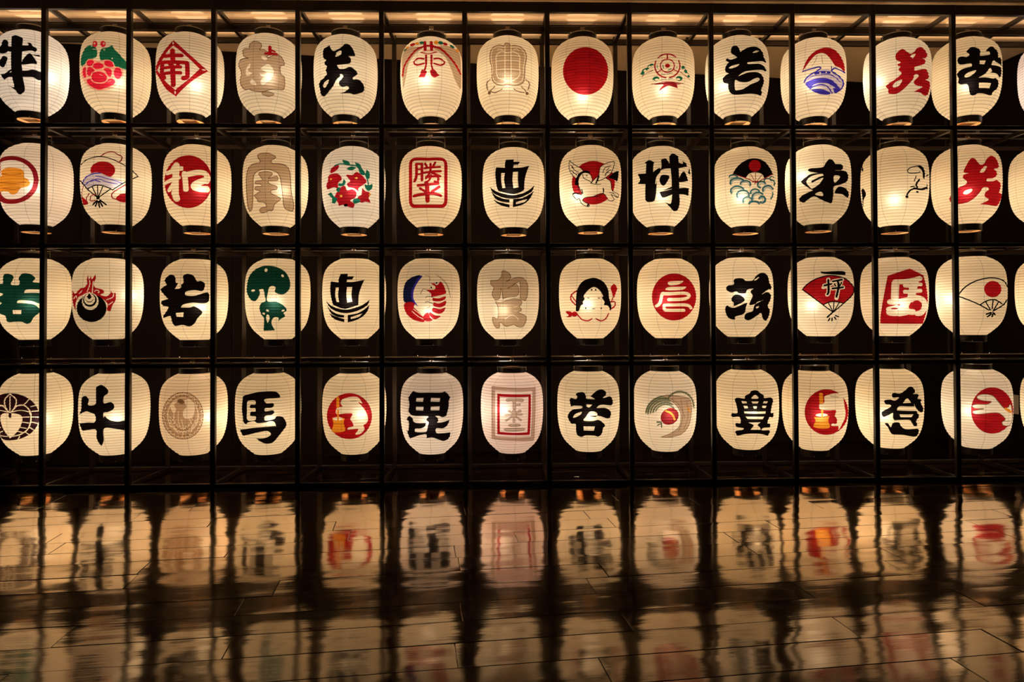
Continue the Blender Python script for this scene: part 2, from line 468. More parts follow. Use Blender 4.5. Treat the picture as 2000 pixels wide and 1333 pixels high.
ART = '''
@101
kP -1270,2038* -1041,2143 -625,1956 -587,1868 -613,1504 -640,641 -660,23 -611,-469 -563,-1058 -478,-1526 -477,-1882 -699,-2097 -861,-2081 -1022,-1867 -1206,-1720 -1437,-1563* -1137,-1661 -1113,-1518 -1206,-1102 -1276,-510 -1303,317 -1286,1277 -1278,1876
kP -2147,1007 -1955,800 -1674,725 -1490,883 -1283,832 -802,850 -112,1065 167,1025 268,1269 25,1413 -115,1650* -346,1635* -253,1445 -621,1356 -1263,1249 -1470,1280 -1473,1575 -1637,1772 -1823,1712 -1912,1336 -2054,1261
kP -1905,421* -1743,563 -1534,434 -1510,320 -1670,-167 -1809,-260 -1950,-124 -1998,163
kP -637,191 -455,553 -249,812 -111,839 76,595 254,294 241,123 32,122 -636,-57
kP -111,811* 168,813 425,849 449,741 215,711
kP -1925,-726* -1668,-738 -1253,-619 -795,-513 -335,-432 34,-312 407,-369 643,-391 693,-823 364,-1000 37,-861 -425,-909 -1022,-963 -1482,-991 -1691,-1158* -1855,-898
kP -1668,-712* -1254,-374* -1254,-510 -1529,-748
@102
hP -1978,516 -1532,521 -1141,336 -560,478 -120,142 371,38 447,-558 153,-971 -41,-1377 -553,-1667 -1041,-1761 -1531,-1634 -1977,-1192 -2260,-513 -2232,-20
gP:z -2237,978 -2135,1211 -1934,1490 -1587,1535 -1292,1302 -1218,1043 -1250,645 -1532,493 -1827,477 -1976,234 -2232,117 -2315,409 -2300,741
gP:z -1047,1042 -903,1277 -563,1363 -272,1577 -125,1306 220,970 418,729 591,601 717,180 619,-72 421,-62 -71,11 -219,325 -657,442 -996,366 -1095,759
wP -1611,1417 -1588,1596 -1561,1381
wP -757,1228 -854,1136 -708,1117
wP -229,577 -233,547 -244,522 -259,506 -277,503 -292,513 -303,537 -307,566 -303,596 -293,621 -277,635 -260,638 -244,628 -233,606
wS45 -1511,1218 -1267,1167
mP -1211,1597 -1226,1489 -1269,1404 -1331,1359 -1400,1361 -1464,1415 -1508,1506 -1524,1616 -1510,1727 -1467,1813 -1405,1858 -1335,1854 -1272,1797 -1228,1707
mP -681,1615 -698,1506 -746,1417 -816,1363 -894,1358 -964,1403 -1013,1489 -1031,1596 -1015,1705 -967,1797 -897,1849 -819,1853 -748,1808 -699,1722
hP -1343,1631 -1349,1586 -1365,1550 -1388,1528 -1414,1531 -1438,1554 -1455,1593 -1461,1641 -1455,1687 -1439,1725 -1416,1744 -1390,1742 -1366,1719 -1349,1679
hP -750,1640 -755,1593 -771,1554 -794,1533 -820,1530 -844,1550 -860,1585 -866,1633 -861,1678 -845,1717 -821,1741 -795,1741 -772,1723 -756,1686
mP:h58 -1926,162 -1877,403 -1679,482 -1434,371 -1408,146 -1555,-8 -1776,-35
mP:h58 -801,152 -753,350 -511,428 -267,316 -144,55 -217,-68 -460,-99 -703,-10
mP:h58 -1530,-67 -1408,174 -1141,251 -849,120 -776,-97 -994,-246 -1334,-272
mP:h58 -2179,-133 -2051,35 -1925,-59 -1925,-442 -1900,-771 -2077,-771 -2190,-452
mP:h58 -1900,-230 -1727,-43 -1505,-152 -1358,-354 -1480,-619 -1651,-764 -1875,-616
mP:h58 -848,-239 -606,-124 -314,-219 -264,-516 -361,-801 -555,-714 -702,-451
mP:h58 -167,-283 -22,-37 223,-20 382,-294 373,-573 177,-858 -43,-840 -166,-613
mP:h58 -1925,-976 -1627,-898 -1235,-1113 -846,-1189 -555,-956 -263,-844 -42,-1029 -139,-1284 -553,-1539 -1041,-1709 -1432,-1594 -1777,-1319
mP:h71 -1627,-819 -1504,-508 -1090,-384 -702,-561 -555,-848 -700,-1155 -1089,-1246 -1480,-1126
hS32 -1090,-630 -847,-734
hS32 -554,-1142 -360,-1044
@103
rP -1164,1917* -320,1081 605,332 1192,-83* 94,-1040 -980,-2124* -1698,-1517 -2357,-195* -2368,310* -1906,987
wP -1161,1486* -421,844 606,-65* -111,-905 -1028,-1711* -1695,-1055 -2254,-95* -1852,573 -1543,1081
wP -1131,1666 -1135,1614 -1148,1572 -1166,1550 -1187,1552 -1205,1576 -1218,1619 -1223,1670 -1219,1722 -1206,1764 -1188,1789 -1168,1787 -1149,1763 -1136,1717
wP 1026,-66 1009,-90 969,-116 913,-131 854,-135 802,-129 768,-112 759,-86 776,-62 816,-39 871,-23 931,-19 983,-25 1017,-40
wP -993,-1875 -998,-1923 -1011,-1960 -1030,-1979 -1050,-1978 -1069,-1956 -1081,-1919 -1086,-1872 -1081,-1826 -1068,-1788 -1049,-1768 -1029,-1770 -1010,-1792 -998,-1829
rS341 -1220,1109 -1182,257
rS279 -1686,734 -598,744
rS279 -1930,322 -1182,257 -241,230
rS298 -1903,302 -1929,-190 -1903,-526 -1772,-828
rS310 -241,230 -214,-314 -239,-784 -493,-897
rS236 -1694,-108 -672,-102
rS223 -1411,159 -1308,-71
rS223 -800,143 -926,-82
rS248 -1694,-509 -671,-516
rS341 -1206,-75 -1155,-1364
@104
nP:N54 -1340,1783 -1101,1935 -727,1866 -541,1624 -593,1382 -672,1264 -354,1276 -36,1018 -195,717 -35,734 498,1043 821,944 1039,599 1039,369 768,189 822,-362 1040,-476 1096,-955 989,-1411 502,-1481 -33,-1600 -565,-1758 -1259,-1627 -1365,-1513 -1691,-1507 -1965,-1170 -2046,-774 -1960,-374 -2015,-23 -2156,327 -2100,641 -1850,713 -1470,683 -1741,855 -1851,1177 -1798,1461 -1419,1431 -1393,1608
wP -459,21 -35,223 285,-129 285,-460 179,-697 -564,-646 -617,-206
nP -670,-151 -406,-254 -193,-405 -352,-528 -617,-482
wP -1577,-584 -1631,-131 -1362,271 -1335,45 -1496,-212 -1201,-467
wP -1282,-895 -1095,-908 -910,-1291 -1310,-1158
wP -460,812 -142,664 -300,480 -565,694
wP -617,-1081 -458,-806 -34,-722 179,-806 -140,-1055 -458,-1287
nP:N36 -512,-1807 -139,-1713 342,-1840 -33,-2028 -406,-1952
rS239 44,1525 44,999
rS143 124,1282 391,1228
rS179 -274,994 124,1029 525,1038
@105
kP -1594,1534 -1176,1738* -1065,1432 -845,1266 -352,1527 -78,1816 197,1815 472,1549 638,1165 665,995 472,935 169,894* 334,770 350,486 141,319 -653,203* -461,-78 -133,-56 306,112 637,-33 848,-275 692,-471 498,-641 526,-774 803,-717 1083,-779 1310,-1047 1323,-1362 1142,-1566 583,-1797 306,-1745 -437,-1821* -24,-1630 223,-1401 86,-1281 -244,-1355 -463,-1227 -490,-1011 -298,-794 -188,-597 -298,-463 -434,-466 -434,-632 -681,-848 -902,-1266 -1124,-1510 -1463,-1833 -1662,-1850 -1832,-1662 -1884,-1348 -1956,-1064 -1907,-820 -1621,-633 -1369,-377 -1463,-113 -1368,152 -1535,353 -1535,524 -1424,644 -1620,831 -1665,1192
wP -762,830 -653,1056* -735,1088* -406,1289 -308,1175 -406,942
wP -1653,-1159 -1538,-947 -1287,-802 -1243,-915 -1400,-1212 -1569,-1325
@106
nP -2226,1539 -1654,1950 -794,1741 -681,1669 -1247,1266 -1708,687 -1886,-51 -2136,-911 -2221,137
nP 106,1724 1013,1996 1955,1973 2196,1501 2222,-709 1759,-420 1466,270 1008,1073 442,1451
rS148 -2190,-2 -2065,608 -1650,1133 -1134,1604 -681,1761
rS171 106,1815 669,1665 1238,1249 1761,785 2155,303
rS228 -513,2179 -484,1535
rS228 -34,2174 -7,1536
rS171 -569,1846 106,1847
rS80 -794,1346 -232,1221 386,1385
rS57 -681,1438 -232,1469 330,1452
rS160 -418,1090 -418,890
rS160 -418,804 -418,659
rS160 -419,602 -419,442
rS160 -19,1093 -20,890
rS160 -20,804 -20,662
rS160 -21,605 -21,445
rS114 -570,838 -1020,906 -1316,669 -1078,429 -570,506
rS114 160,843 554,911 949,687 665,425 159,511
rS137 -430,319 -515,38
rS137 -10,322 73,43
rP -740,53 -375,-75 -460,-353 -517,-516* -1024,-478* -853,-273
rP -123,-22 214,51 382,-161 579,-333* 213,-535* -12,-409
rP -1235,2133 -1235,2063 -1272,2002 -1340,1964 -1424,1952 -1508,1976 -1577,2027 -1615,2100 -1616,2176 -1579,2246 -1511,2285 -1425,2285 -1340,2255 -1272,2200
oP -926,2085 -940,2034 -983,1998 -1044,1987 -1113,2001 -1175,2038 -1218,2095 -1234,2154 -1220,2211 -1177,2249 -1115,2258 -1046,2238 -984,2198 -941,2144
gP -569,2113 -586,2051 -633,2004 -701,1983 -776,1991 -844,2029 -892,2086 -909,2152 -893,2217 -846,2267 -778,2288 -702,2277 -634,2236 -586,2176
oP 508,2196 490,2118 441,2054 371,2013 293,2004 223,2028 174,2080 157,2150 175,2228 224,2299 294,2346 373,2358 443,2331 491,2273
gP 880,2197 850,2127 785,2073 697,2045 605,2046 527,2078 477,2134 466,2200 496,2270 561,2327 648,2359 741,2360 820,2328 870,2269
rP 1182,2152 1149,2091 1089,2050 1014,2032 940,2045 881,2082 848,2139 849,2202 882,2265 942,2312 1017,2333 1091,2323 1151,2283 1183,2220
gP 1707,2085 1665,2028 1598,1998 1520,1996 1445,2025 1389,2076 1363,2137 1371,2202 1412,2257 1478,2290 1557,2295 1632,2272 1689,2217 1715,2150
oP -1712,2047 -1704,1998 -1722,1953 -1761,1917 -1815,1900 -1872,1910 -1923,1945 -1957,1999 -1966,2057 -1948,2108 -1908,2136 -1853,2139 -1794,2123 -1744,2093
gP -1876,1950 -1863,1902 -1874,1853 -1906,1812 -1953,1786 -2006,1789 -2055,1814 -2090,1866 -2105,1931 -2094,1986 -2061,2019 -2012,2028 -1958,2017 -1909,1991
oP 2056,1998 2017,1933 1966,1900 1915,1903 1872,1932 1846,1980 1841,2042 1860,2104 1898,2158 1950,2211 2008,2270 2051,2235 2079,2198 2078,2090
OS29 -2199,1797 -1832,1975 -1250,2017 -682,2019
OS29 219,2021 1013,2031 1593,1944 2077,1865
@107
nP:N45 -1336,1073 -1278,1474 -1018,1785 -617,1879 -276,1754* -190,1941 -48,2004 178,1878 235,1751* 519,1837 976,1746 1320,1489 1422,1038 1314,316 1282,-369 1195,-831 849,-1102 393,-1195 -60,-1152 -401,-1195 -856,-1047 -1141,-731 -1196,-274 -1194,290 -1308,659
wS68 -824,-335 -849,460 -818,1088 -391,1337 -51,1206 403,1309 800,1143 914,930 882,236 908,-325 622,-691 167,-879 -285,-767 -683,-628 -824,-335
wS68 -191,1751 -201,-879
wS68 263,1754 252,-877
wS45 -790,997 885,1011
wS45 -791,653 884,666
wS45 -794,-4 881,9
wS45 -795,-340 880,-327
wS51 -1196,-274 -1108,45 -1193,632 -1238,1049 -1133,1502 -789,1743 -276,1633
wS51 1167,-282 1198,290 1305,1008 1204,1398 861,1695 319,1665
wS51 -1140,-454 -912,-875 -400,-1059 54,-882 507,-1052 1022,-806 1167,-391
wS45 -789,1470 -618,1537 -390,1458
wS45 460,1464 631,1541 859,1450
NS80 -1314,-641 -1579,-847 -1525,-1291
NS68 -972,-1192 -1204,-1363 -1440,-1572
NS57 -1322,-1445 -918,-1619 -402,-1407
NS80 1369,-629 1632,-831 1545,-1285
NS68 1021,-1185 1253,-1354 1487,-1561
NS57 1253,-1563 849,-1576 450,-1404
NP -1265,-1560 -1277,-1613 -1310,-1651 -1357,-1664 -1409,-1653 -1456,-1615 -1488,-1563 -1498,-1505 -1486,-1452 -1453,-1416 -1405,-1403 -1354,-1415 -1307,-1450 -1276,-1502
NP 1576,-1535 1564,-1588 1532,-1635 1485,-1669 1433,-1683 1385,-1672 1353,-1642 1341,-1597 1352,-1544 1384,-1498 1431,-1464 1483,-1452 1531,-1460 1564,-1490
@108
rP 1956,204 1778,-628 1296,-1332 614,-1720 -137,-1723 -813,-1342 -1282,-662 -1449,147 -1273,880 -796,1412 -117,1694 632,1697 1310,1429 1786,922
@109
rS99 -357,941 -67,1119 281,1182 636,1129 944,963
rS99 1162,699 1244,393 1204,68 1046,-231 792,-459 477,-576
rS99 205,-575 -117,-457 -381,-227 -549,76 -599,407 -523,715
rS82 836,305 784,92 640,-80 434,-173 206,-166 1,-61 -141,117 -190,334 -138,539 6,698 212,779 441,774 646,679 787,513 836,305
rP 524,296 505,228 452,173 375,143 291,144 215,179 163,236 145,308 164,376 217,428 293,456 378,454 453,422 506,367
rS105 329,1153 327,776
rS82 -153,5 -406,-136
rS82 795,7 1102,-110
gP -678,451 -693,402 -734,370 -793,360 -858,372 -917,407 -958,458 -973,512 -958,559 -916,588 -857,598 -791,585 -733,551 -692,502
wP -729,402 -736,385 -755,375 -782,372 -812,379 -840,392 -858,410 -865,428 -858,445 -839,455 -812,458 -782,451 -755,438 -736,420
gP -1039,313 -1030,265 -1048,217 -1090,180 -1148,161 -1210,165 -1263,190 -1298,232 -1308,282 -1289,328 -1247,365 -1189,382 -1128,377 -1074,352
wP -1015,175 -1022,158 -1041,150 -1068,147 -1099,157 -1126,172 -1145,190 -1152,208 -1145,225 -1126,233 -1098,233 -1068,226 -1040,211 -1021,193
gP -1390,-16 -1425,-67 -1472,-94 -1522,-91 -1566,-59 -1595,-5 -1602,59 -1587,123 -1552,171 -1505,198 -1455,197 -1411,165 -1383,114 -1376,48
gP 1570,217 1530,163 1479,126 1426,118 1383,137 1357,177 1354,233 1374,294 1414,347 1465,382 1517,393 1561,377 1587,336 1591,281
gP 1758,-95 1715,-126 1662,-133 1612,-115 1573,-77 1553,-28 1556,25 1582,70 1625,98 1677,103 1728,90 1767,55 1787,5 1784,-48
gP 1994,-244 1985,-293 1958,-338 1920,-373 1879,-387 1841,-381 1815,-356 1806,-315 1816,-268 1842,-223 1880,-191 1921,-177 1959,-179 1985,-205
dS47 -1608,-220 -1257,-49 -743,61
dS47 1271,-119 1668,-325 2017,-487
gP -270,-628 -293,-704 -355,-759 -446,-781 -546,-769 -636,-719 -698,-648 -719,-566 -696,-493 -633,-440 -543,-419 -443,-433 -353,-481 -291,-549
wP -298,-693 -314,-729 -358,-756 -421,-764 -491,-754 -554,-729 -598,-692 -613,-650 -597,-614 -553,-590 -490,-582 -420,-592 -357,-617 -314,-652
gP 1421,-573 1397,-659 1331,-734 1235,-784 1130,-796 1036,-768 971,-708 948,-628 972,-546 1037,-473 1132,-427 1238,-415 1333,-438 1398,-494
wP 1262,-653 1248,-689 1207,-724 1148,-746 1083,-753 1025,-742 984,-716 970,-683 984,-646 1025,-612 1084,-592 1149,-585 1208,-594 1248,-617
gS47 -430,408 -404,176
gS58 -11,363 43,131
gS58 377,-25 600,59
gS53 964,189 1076,198
dS58 -864,-917 -469,-947 36,-876 706,-889 1210,-932 1494,-916
dP -188,-967 371,-891 929,-960 1041,-1193 1096,-1322* 704,-1214 369,-1163 33,-1311 -305,-1494* -191,-1293 34,-1094
gS41 -187,-721 37,-685 260,-722
gS41 372,-697 707,-625
gS41 -127,-280 151,-356
gS41 263,-333 710,-222
gS93 -1635,20 -1516,234 -1312,340
gS70 -1139,437 -910,526 -740,518
gS82 -748,-617 -634,-467 -409,-472
gS82 1044,-537 1269,-457 1410,-603
gS70 1501,317 1671,127 1843,-105
dP -638,-993 -188,-941 371,-917 929,-960 1323,-1000 929,-1053 370,-1010 -189,-1034
@110
kP -421,1404 -336,1721 -61,1785 130,1626 263,1252* 702,1531 1141,1686 1528,1673 1860,1394 1969,1011 2111,784 2080,648 1851,674 1350,541 774,450* 827,305 1681,427 1962,307 2134,153 2074,-18 1846,11 1124,-137 578,-232 249,-413 95,-558* 576,-374 1123,-250 1509,-235 1843,-413 1955,-763 1869,-1114 1756,-1409 1814,-1594 1702,-1821 1448,-1802 1005,-1797 238,-1846 -257,-1804 -530,-1581 -637,-1243 -646,-996 -912,-884 -1032,-605 -907,-407 -572,-252* -793,-93 -846,148 -733,411 -565,578* -785,771 -701,900 -398,750 41,863* -176,1064 -367,1213
wP -569,146 -402,260 174,342 36,199 -349,78
wP 1136,1189 1413,1403 1607,1381 1412,1251
wP -110,-800 244,-970 790,-984 1285,-711 1562,-618 1633,-743 1449,-938 1008,-1142 459,-1466 21,-1546 -116,-1506 -168,-1203
@111
pP -623,-783 -458,-421 -136,-191 290,-19 608,71 1136,66 1666,-224 2101,-550 2129,-913 1933,-1307 1390,-1646 593,-1693 64,-1469 -358,-1108
rP -748,129* -610,532 -337,1058 93,1462 624,1712 1048,1756 1472,1650 1845,1327 2115,892 2224,543 2248,35* 1996,255 1564,388 1302,765 1093,1045 831,1280 515,1326 196,1209 -125,903 -449,497
NS31 301,1138 138,691 -76,429
NS31 619,1171 676,529
bS100 -721,123 -345,187 81,235 399,286 556,189 291,10
bS100 2219,74 1885,135 1509,208 1294,-12
bS62 1297,303 1295,72
bS100 -622,-698 -458,-421 -136,-191 290,-19
bS187 183,-177 606,-111 1134,-151
wP 553,-152 548,-174 533,-192 512,-199 488,-198 467,-188 453,-168 448,-144 453,-125 468,-107 489,-100 512,-100 534,-111 548,-131
wP 965,-136 961,-160 949,-181 932,-192 913,-192 896,-181 884,-162 880,-136 885,-112 897,-93 914,-82 933,-82 949,-93 961,-113
wP 1367,-148 1360,-172 1339,-191 1309,-202 1276,-204 1246,-197 1226,-181 1219,-158 1226,-136 1247,-116 1277,-106 1310,-103 1340,-110 1360,-126
bS112 1347,-94 1773,-317 2101,-606 2129,-861
bP -516,-831 -140,-616 497,-544 1130,-612 1607,-930 1878,-1246 1687,-1473 1552,-1234 1233,-1048 916,-921 388,-900 16,-1000 -226,-1230
bP -121,-1338 278,-1301 701,-1378 1071,-1511 1203,-1662 911,-1735 487,-1677 117,-1527
bS87 -226,-1257 68,-1089 598,-1023 1020,-1191 1310,-1602
bP 1391,-1253 1660,-1243 1933,-1177 2044,-952 2129,-754 2129,-967 1933,-1307 1552,-1610 1471,-1508
bS56 -141,-700 496,-628 1129,-725 1554,-963
bS44 -352,-495 75,-334 604,-325
bS44 64,-1469 594,-1535 1017,-1617
bS62 605,-270 1133,-304 1557,-466 1879,-736
wS37 66,-1280 596,-1267 1019,-1380
@112
rP -81,1133 24,1413 306,1638 459,1637 910,1246 1216,1423* 1372,1676 1629,1780 1834,1684 2012,1426 2061,1228 1926,973 1667,908* 1898,847 1879,550 1559,355 1191,222* 1199,-36 1504,34 1916,142 2072,-29 2149,-392 2014,-583 1909,-640 2174,-710 2231,-986 2150,-1339 2071,-1594 1856,-1750 1544,-1609 1084,-1582* 1391,-1415 1699,-1194 1341,-1147 1139,-989 1141,-825 1397,-538 1459,-395 1297,-317 1145,-405 1091,-658 682,-1139 273,-1484 -86,-1638 -496,-1551 -598,-1393 -595,-1201 -748,-969 -538,-795 -73,-547 312,-207 137,46 138,191 267,317 90,401 66,522 270,636 -7,855
wP 907,1012 1061,1182 1264,1213 1211,1065 1057,861 1007,950
wP -283,-1016 -76,-773 332,-652 357,-750 125,-1081 -183,-1173
@113
kP 34,1466* 258,1726 454,1787 793,1652 960,1393 931,1067 1369,1083 1565,1152 1519,1358 1275,1352* 1475,1664 1723,1788 1968,1590 2090,1381 2109,1022 2292,1070 2309,456* 2003,604 1805,708 1705,578 1653,340* 1999,340 2280,285 2292,-161 2194,-498* 1943,-246 1524,-242* 1672,-117 1552,103 1256,-303 815,-595* 1253,-586 1741,-647 1940,-583 2090,-816 2063,-1144 1936,-1392 1736,-1587 1637,-1804 1440,-1833 1048,-1728 756,-1715 511,-1826 315,-1790 220,-1553 104,-1013 -314,-935 -500,-752 -457,-477 -553,-221 -551,-50 -201,215 387,282* 341,522 -296,559 -492,756 -514,1056 -289,1178 54,1072 251,1182 204,1311
wP 903,690* 1291,674* 1190,386* 900,429*
wP -85,-327 138,-138 652,-27 577,-203 282,-419 -12,-467
wP 836,-962* 1615,-991* 1490,-1378* 832,-1344*
@201
dS307 -24,90 -170,-609 -586,-1179 -1188,-1491 -1865,-1459 -2280,-1043 -2341,-535 -2374,139 -2369,847 -2330,1451 -1876,1608 -1202,1573 -597,1286 -177,765 -24,90
oP -2157,737 -1841,910 -1286,887 -918,782 -763,529 -762,231 -547,97 -410,-189 -544,-421 -972,-588 -1216,-956 -1524,-1023 -1709,-834 -2023,-765 -2322,-747 -2348,-429 -2375,171 -2357,295 -2154,361
OS81 -2091,497 -1590,371 -977,445
OS81 -2218,-103 -1464,-224 -668,-148
OS81 -2023,-548 -1462,-663 -1033,-589
@202
rP -90,791 -168,507 -386,271 -702,131 -1052,122 -1369,247 -1591,478 -1671,759 -1594,1031 -1374,1243 -1058,1364 -707,1373 -390,1267 -170,1061
pP -2211,-105 -2074,230 -1742,481 -1157,568 -574,322 75,148 469,-107 -248,-548 -701,-424 -1218,-321 -1543,-385 -1871,-541 -2141,-272
bS69 -2211,-179 -2006,217 -1546,467 -1027,531
bS52 -1674,-82 -1155,84 -573,-124 76,-224
bS52 -1350,309 -961,234 -250,45 337,-123
bS69 -2073,-303 -1544,21 -1057,-100
kS69 -2292,1299 -2016,1511 -1553,1680 -1034,1743 -386,1616 266,1339 662,1128 996,919 1404,544* 998,272 600,22 -247,-657
kS69 -2358,153 -1871,-614
kS77 -1871,-614 -1543,-421 -1218,-344 -765,-427 -247,-657
kS77 -1871,-614 -1217,-1232
kS77 -409,-632 -1152,-1233
kS69 -1575,-420 -1249,-1160
kS69 -1218,-373 -1185,-1160
kS69 -875,-429 -1139,-1161
kS103 -1513,-1718 -1250,-1446
kS103 -1349,-1831 -1217,-1482
kS103 -1089,-1907 -1152,-1519
kS103 -893,-1837 -1087,-1484
kS103 -666,-1727 -1055,-1413
kP -1068,-1270 -1079,-1313 -1112,-1348 -1159,-1367 -1211,-1367 -1258,-1346 -1290,-1311 -1301,-1266 -1290,-1222 -1257,-1188 -1210,-1170 -1159,-1171 -1112,-1190 -1079,-1225
dS77 -1002,1782 -648,2075 -194,2153 68,1978 331,1853 299,1575 135,1399
dS77 634,-160 78,-595 -279,-917 -278,-1208 -50,-1301
rP -50,-1301 210,-951 604,-834 837,-1025 740,-1404 343,-1485
dS69 -1739,-918 -1941,-1251 -1877,-1541
dS69 -1347,-1013 -1608,-1073 -1675,-1425 -1347,-1444
rP -2254,-1020 -1942,-1391 -1810,-1620 -2126,-1639 -2225,-1300
dS52 -2141,-346 -2250,-816 -2220,-1174
@203
rP 984,120 823,-742 373,-1448 -275,-1845 -992,-1855 -1641,-1470 -2099,-754 -2270,129 -2101,917 -1644,1525 -998,1877 -283,1898 365,1571 819,944
wS329 -1441,1261 -1647,975
wS346 -1995,687 -1577,818 -1133,943
wS280 -2173,-19 -1713,155 -1267,274
wS453 -1427,1145 -1492,99 -1492,-930 -1403,-1226
wS280 -1609,-114 -1922,-593
wS280 -1492,-492 -1644,-846
wS371 -894,567 -838,83 -789,-582
wS395 -893,418 -554,537 -11,681 469,653 677,340 574,64
wS453 539,171 -77,-147 -247,-379 129,-503 610,-493
@204
nP:N56 -1245,2074 -889,2153 -462,2134 -36,1909 -107,1745 -319,1617 -248,1388 320,1390 750,1249 967,859 1040,-39 1115,-778 1266,-1491 1197,-1930 903,-1931 575,-1715 465,-850 357,32 178,619 -247,857 -742,922 -1239,823 -1560,472 -1596,-493 -1637,-1433 -1718,-1909 -1871,-1943 -2010,-1508 -2074,-414 -2073,561 -1926,1137 -1527,1381 -1169,1427 -1099,1579 -1242,1784
nP:N48 -1203,633 -742,772 -282,667 -318,477 -529,248 36,459 143,277 37,120 -529,61 -388,-159 37,-289 37,-511 -317,-602 -317,-822 323,-1155 38,-1463 -104,-1613 -246,-2007 -531,-2046 -889,-2179 -1138,-2066 -1064,-1863 -672,-1766 -813,-1480 -1240,-1394 -1311,-1210 -1525,-941 -1309,-810 -1095,-675 -1380,-549 -1488,-466 -1380,-326 -953,-310 -1095,-157 -1452,-99 -1380,81 -953,136 -1060,363
@205
rP -1855,615 -1591,722 -1220,720 -962,515 -889,249 -1146,0 -1147,-371 -1443,-273 -1895,-356 -2010,-33 -1894,242
rP -560,580 -122,586 170,826 464,695 832,352 907,135 610,-121 316,-367 316,-590 23,-382 -415,-280 -488,-20 -269,132
rP -1296,-731 -853,-237 -634,-241 -488,-539 -123,-460 169,-672 96,-1044 -270,-1272 22,-1483 -51,-1772 -418,-1705 -710,-1559 -1079,-1617 -1151,-1398 -1371,-1091
rP 610,-345 832,-548 1131,-588 1206,-801 1057,-969 1208,-1317 833,-1286 537,-1384 242,-1183 316,-959 537,-797
rP -1704,814 -1667,1114 -1295,1376 -1073,1279 -1220,985 -1591,798
gP -854,1734* -414,1610 -268,1379* -706,1418
gS93 -1368,1305 -1000,1430 -414,1338 97,1277 464,1150 759,799 981,294 1056,-149
gP 61,1546* 391,1451 538,1157 244,1133
gP -560,1033* -195,1226 170,1128* -195,923
gP 908,1083* 1132,848 1093,384 833,579
gP 317,1137 648,939 759,647 464,695
gP 758,-33* 1056,-73 1357,84* 1319,-261 1056,-486 832,-324
gP -743,282* -597,93 -707,-166 -1073,-227 -1110,-2 -853,-13
gP -1897,-728* -1668,-618 -1445,-938 -1223,-1103 -1374,-1452* -1598,-1356 -1595,-1068
gP -1295,-435 -1000,-305 -1074,-672
gP -51,-1194 316,-1106 463,-1316 22,-1483
kP -454,-1598 -468,-1641 -509,-1676 -568,-1694 -633,-1694 -692,-1673 -733,-1638 -747,-1594 -732,-1551 -691,-1517 -633,-1498 -567,-1499 -509,-1520 -468,-1554
yP 272,378 262,348 234,323 193,307 147,305 106,317 78,339 67,368 78,398 106,423 147,437 193,439 234,429 262,407
yP -825,-940 -835,-975 -864,-1002 -905,-1015 -951,-1013 -992,-996 -1021,-967 -1031,-931 -1020,-897 -992,-870 -950,-857 -905,-858 -864,-875 -835,-904
yP -1598,344 -1605,315 -1624,294 -1651,285 -1681,290 -1708,307 -1727,334 -1734,365 -1727,393 -1708,413 -1681,423 -1651,418 -1624,400 -1605,374
oP 1221,-726 1214,-771 1193,-810 1163,-834 1130,-838 1099,-823 1079,-789 1071,-745 1078,-700 1099,-660 1129,-636 1163,-632 1193,-648 1214,-681
@206
rS244 -194,1763 781,1818 1023,1711 1120,1425 1116,123 1115,-1217 1002,-1520 774,-1648 -202,-1682 -1180,-1643 -1408,-1514 -1497,-1215 -1490,122 -1489,1421 -1398,1708 -1170,1813 -194,1763
rS205 -1056,1368 -1056,529 -1193,163
rS175 -1078,1433 -658,1405
rS205 -643,1418 -645,204
rS129 -1018,1018 -680,1021
rS129 -1019,640 -681,657
rS175 -418,1429 -270,1180
rS175 329,1520 178,1226
rS152 -456,1068 703,1221
rS175 -494,750 739,903
rS175 -8,1413 -47,801 -346,348
rS175 102,730 701,521
rS175 -346,409 475,483 512,107 288,118
rS152 27,576 -123,198 -421,11
rS205 -945,-171 -272,-125 549,-18
rS175 -796,-387 -423,-622
rS205 624,-260 99,-634
rS221 -1250,-911 -423,-807 174,-766 736,-899
rS327 -272,-103 -238,-1285
@207
kP -574,1804* 30,1816* 7,1642* 483,1652* 346,1428* 29,1408* -17,1177* 194,1178 647,1232 1182,1399* 987,913 832,292 792,-423* 488,-626 35,-766* -493,-681 -1138,-464* -1266,-113 -1326,349 -1363,813 -1308,1307* -636,1197* -636,1509
wP -903,835* -638,816* -700,288 -604,-280* -832,-289* -920,306
wP -34,872* 343,891* 326,269 376,-255* -1,-334* -74,266
kP -1797,-26* -1562,-296 -1100,-581 -493,-769 35,-819 639,-694 1173,-393 1561,-5* 1404,-442 1019,-744 487,-995 -42,-1090 -646,-1021 -1178,-796 -1564,-521
kP -1704,-384* -1332,-778 -798,-1049 -306,-1144* -307,-1364* -876,-1263 -1373,-995
kP -1529,-1010* -1105,-1281 -308,-1495* -309,-1711* -878,-1554 -1298,-1298
kP -27,-1111* 638,-1025 1173,-729 1521,-425* 1326,-862 1019,-1260 562,-1540 -59,-1693*
wP 184,-1331* 1019,-1076* 790,-1312 183,-1476*
@208
rP 1854,41 1687,-686 1232,-1288 586,-1620 -126,-1617 -768,-1284 -1213,-689 -1370,31 -1204,714 -752,1227 -108,1503 602,1501 1244,1224 1694,718
wP:k53 -854,384 -548,738 -22,559 163,100 49,-123 654,408 1412,160 1564,-122 1640,-564 2119,-756 2038,-1001 1562,-873 1797,-1204 1407,-1333 950,-854 194,-1093 -333,-1152 -562,-1361 -73,-1671 -187,-1812 -640,-1574 -826,-1194 -1018,-1249 -1323,-843 -1090,-760 -634,-913 -783,-455 -895,-143
wP:k53 -1544,1739* -1155,1345 -623,974 -548,738 -852,612 -1007,287 -1390,685 -1583,1188
wP:k53 1813,1669* 1768,1217 1491,627 1031,238 576,28* 655,560 847,1179
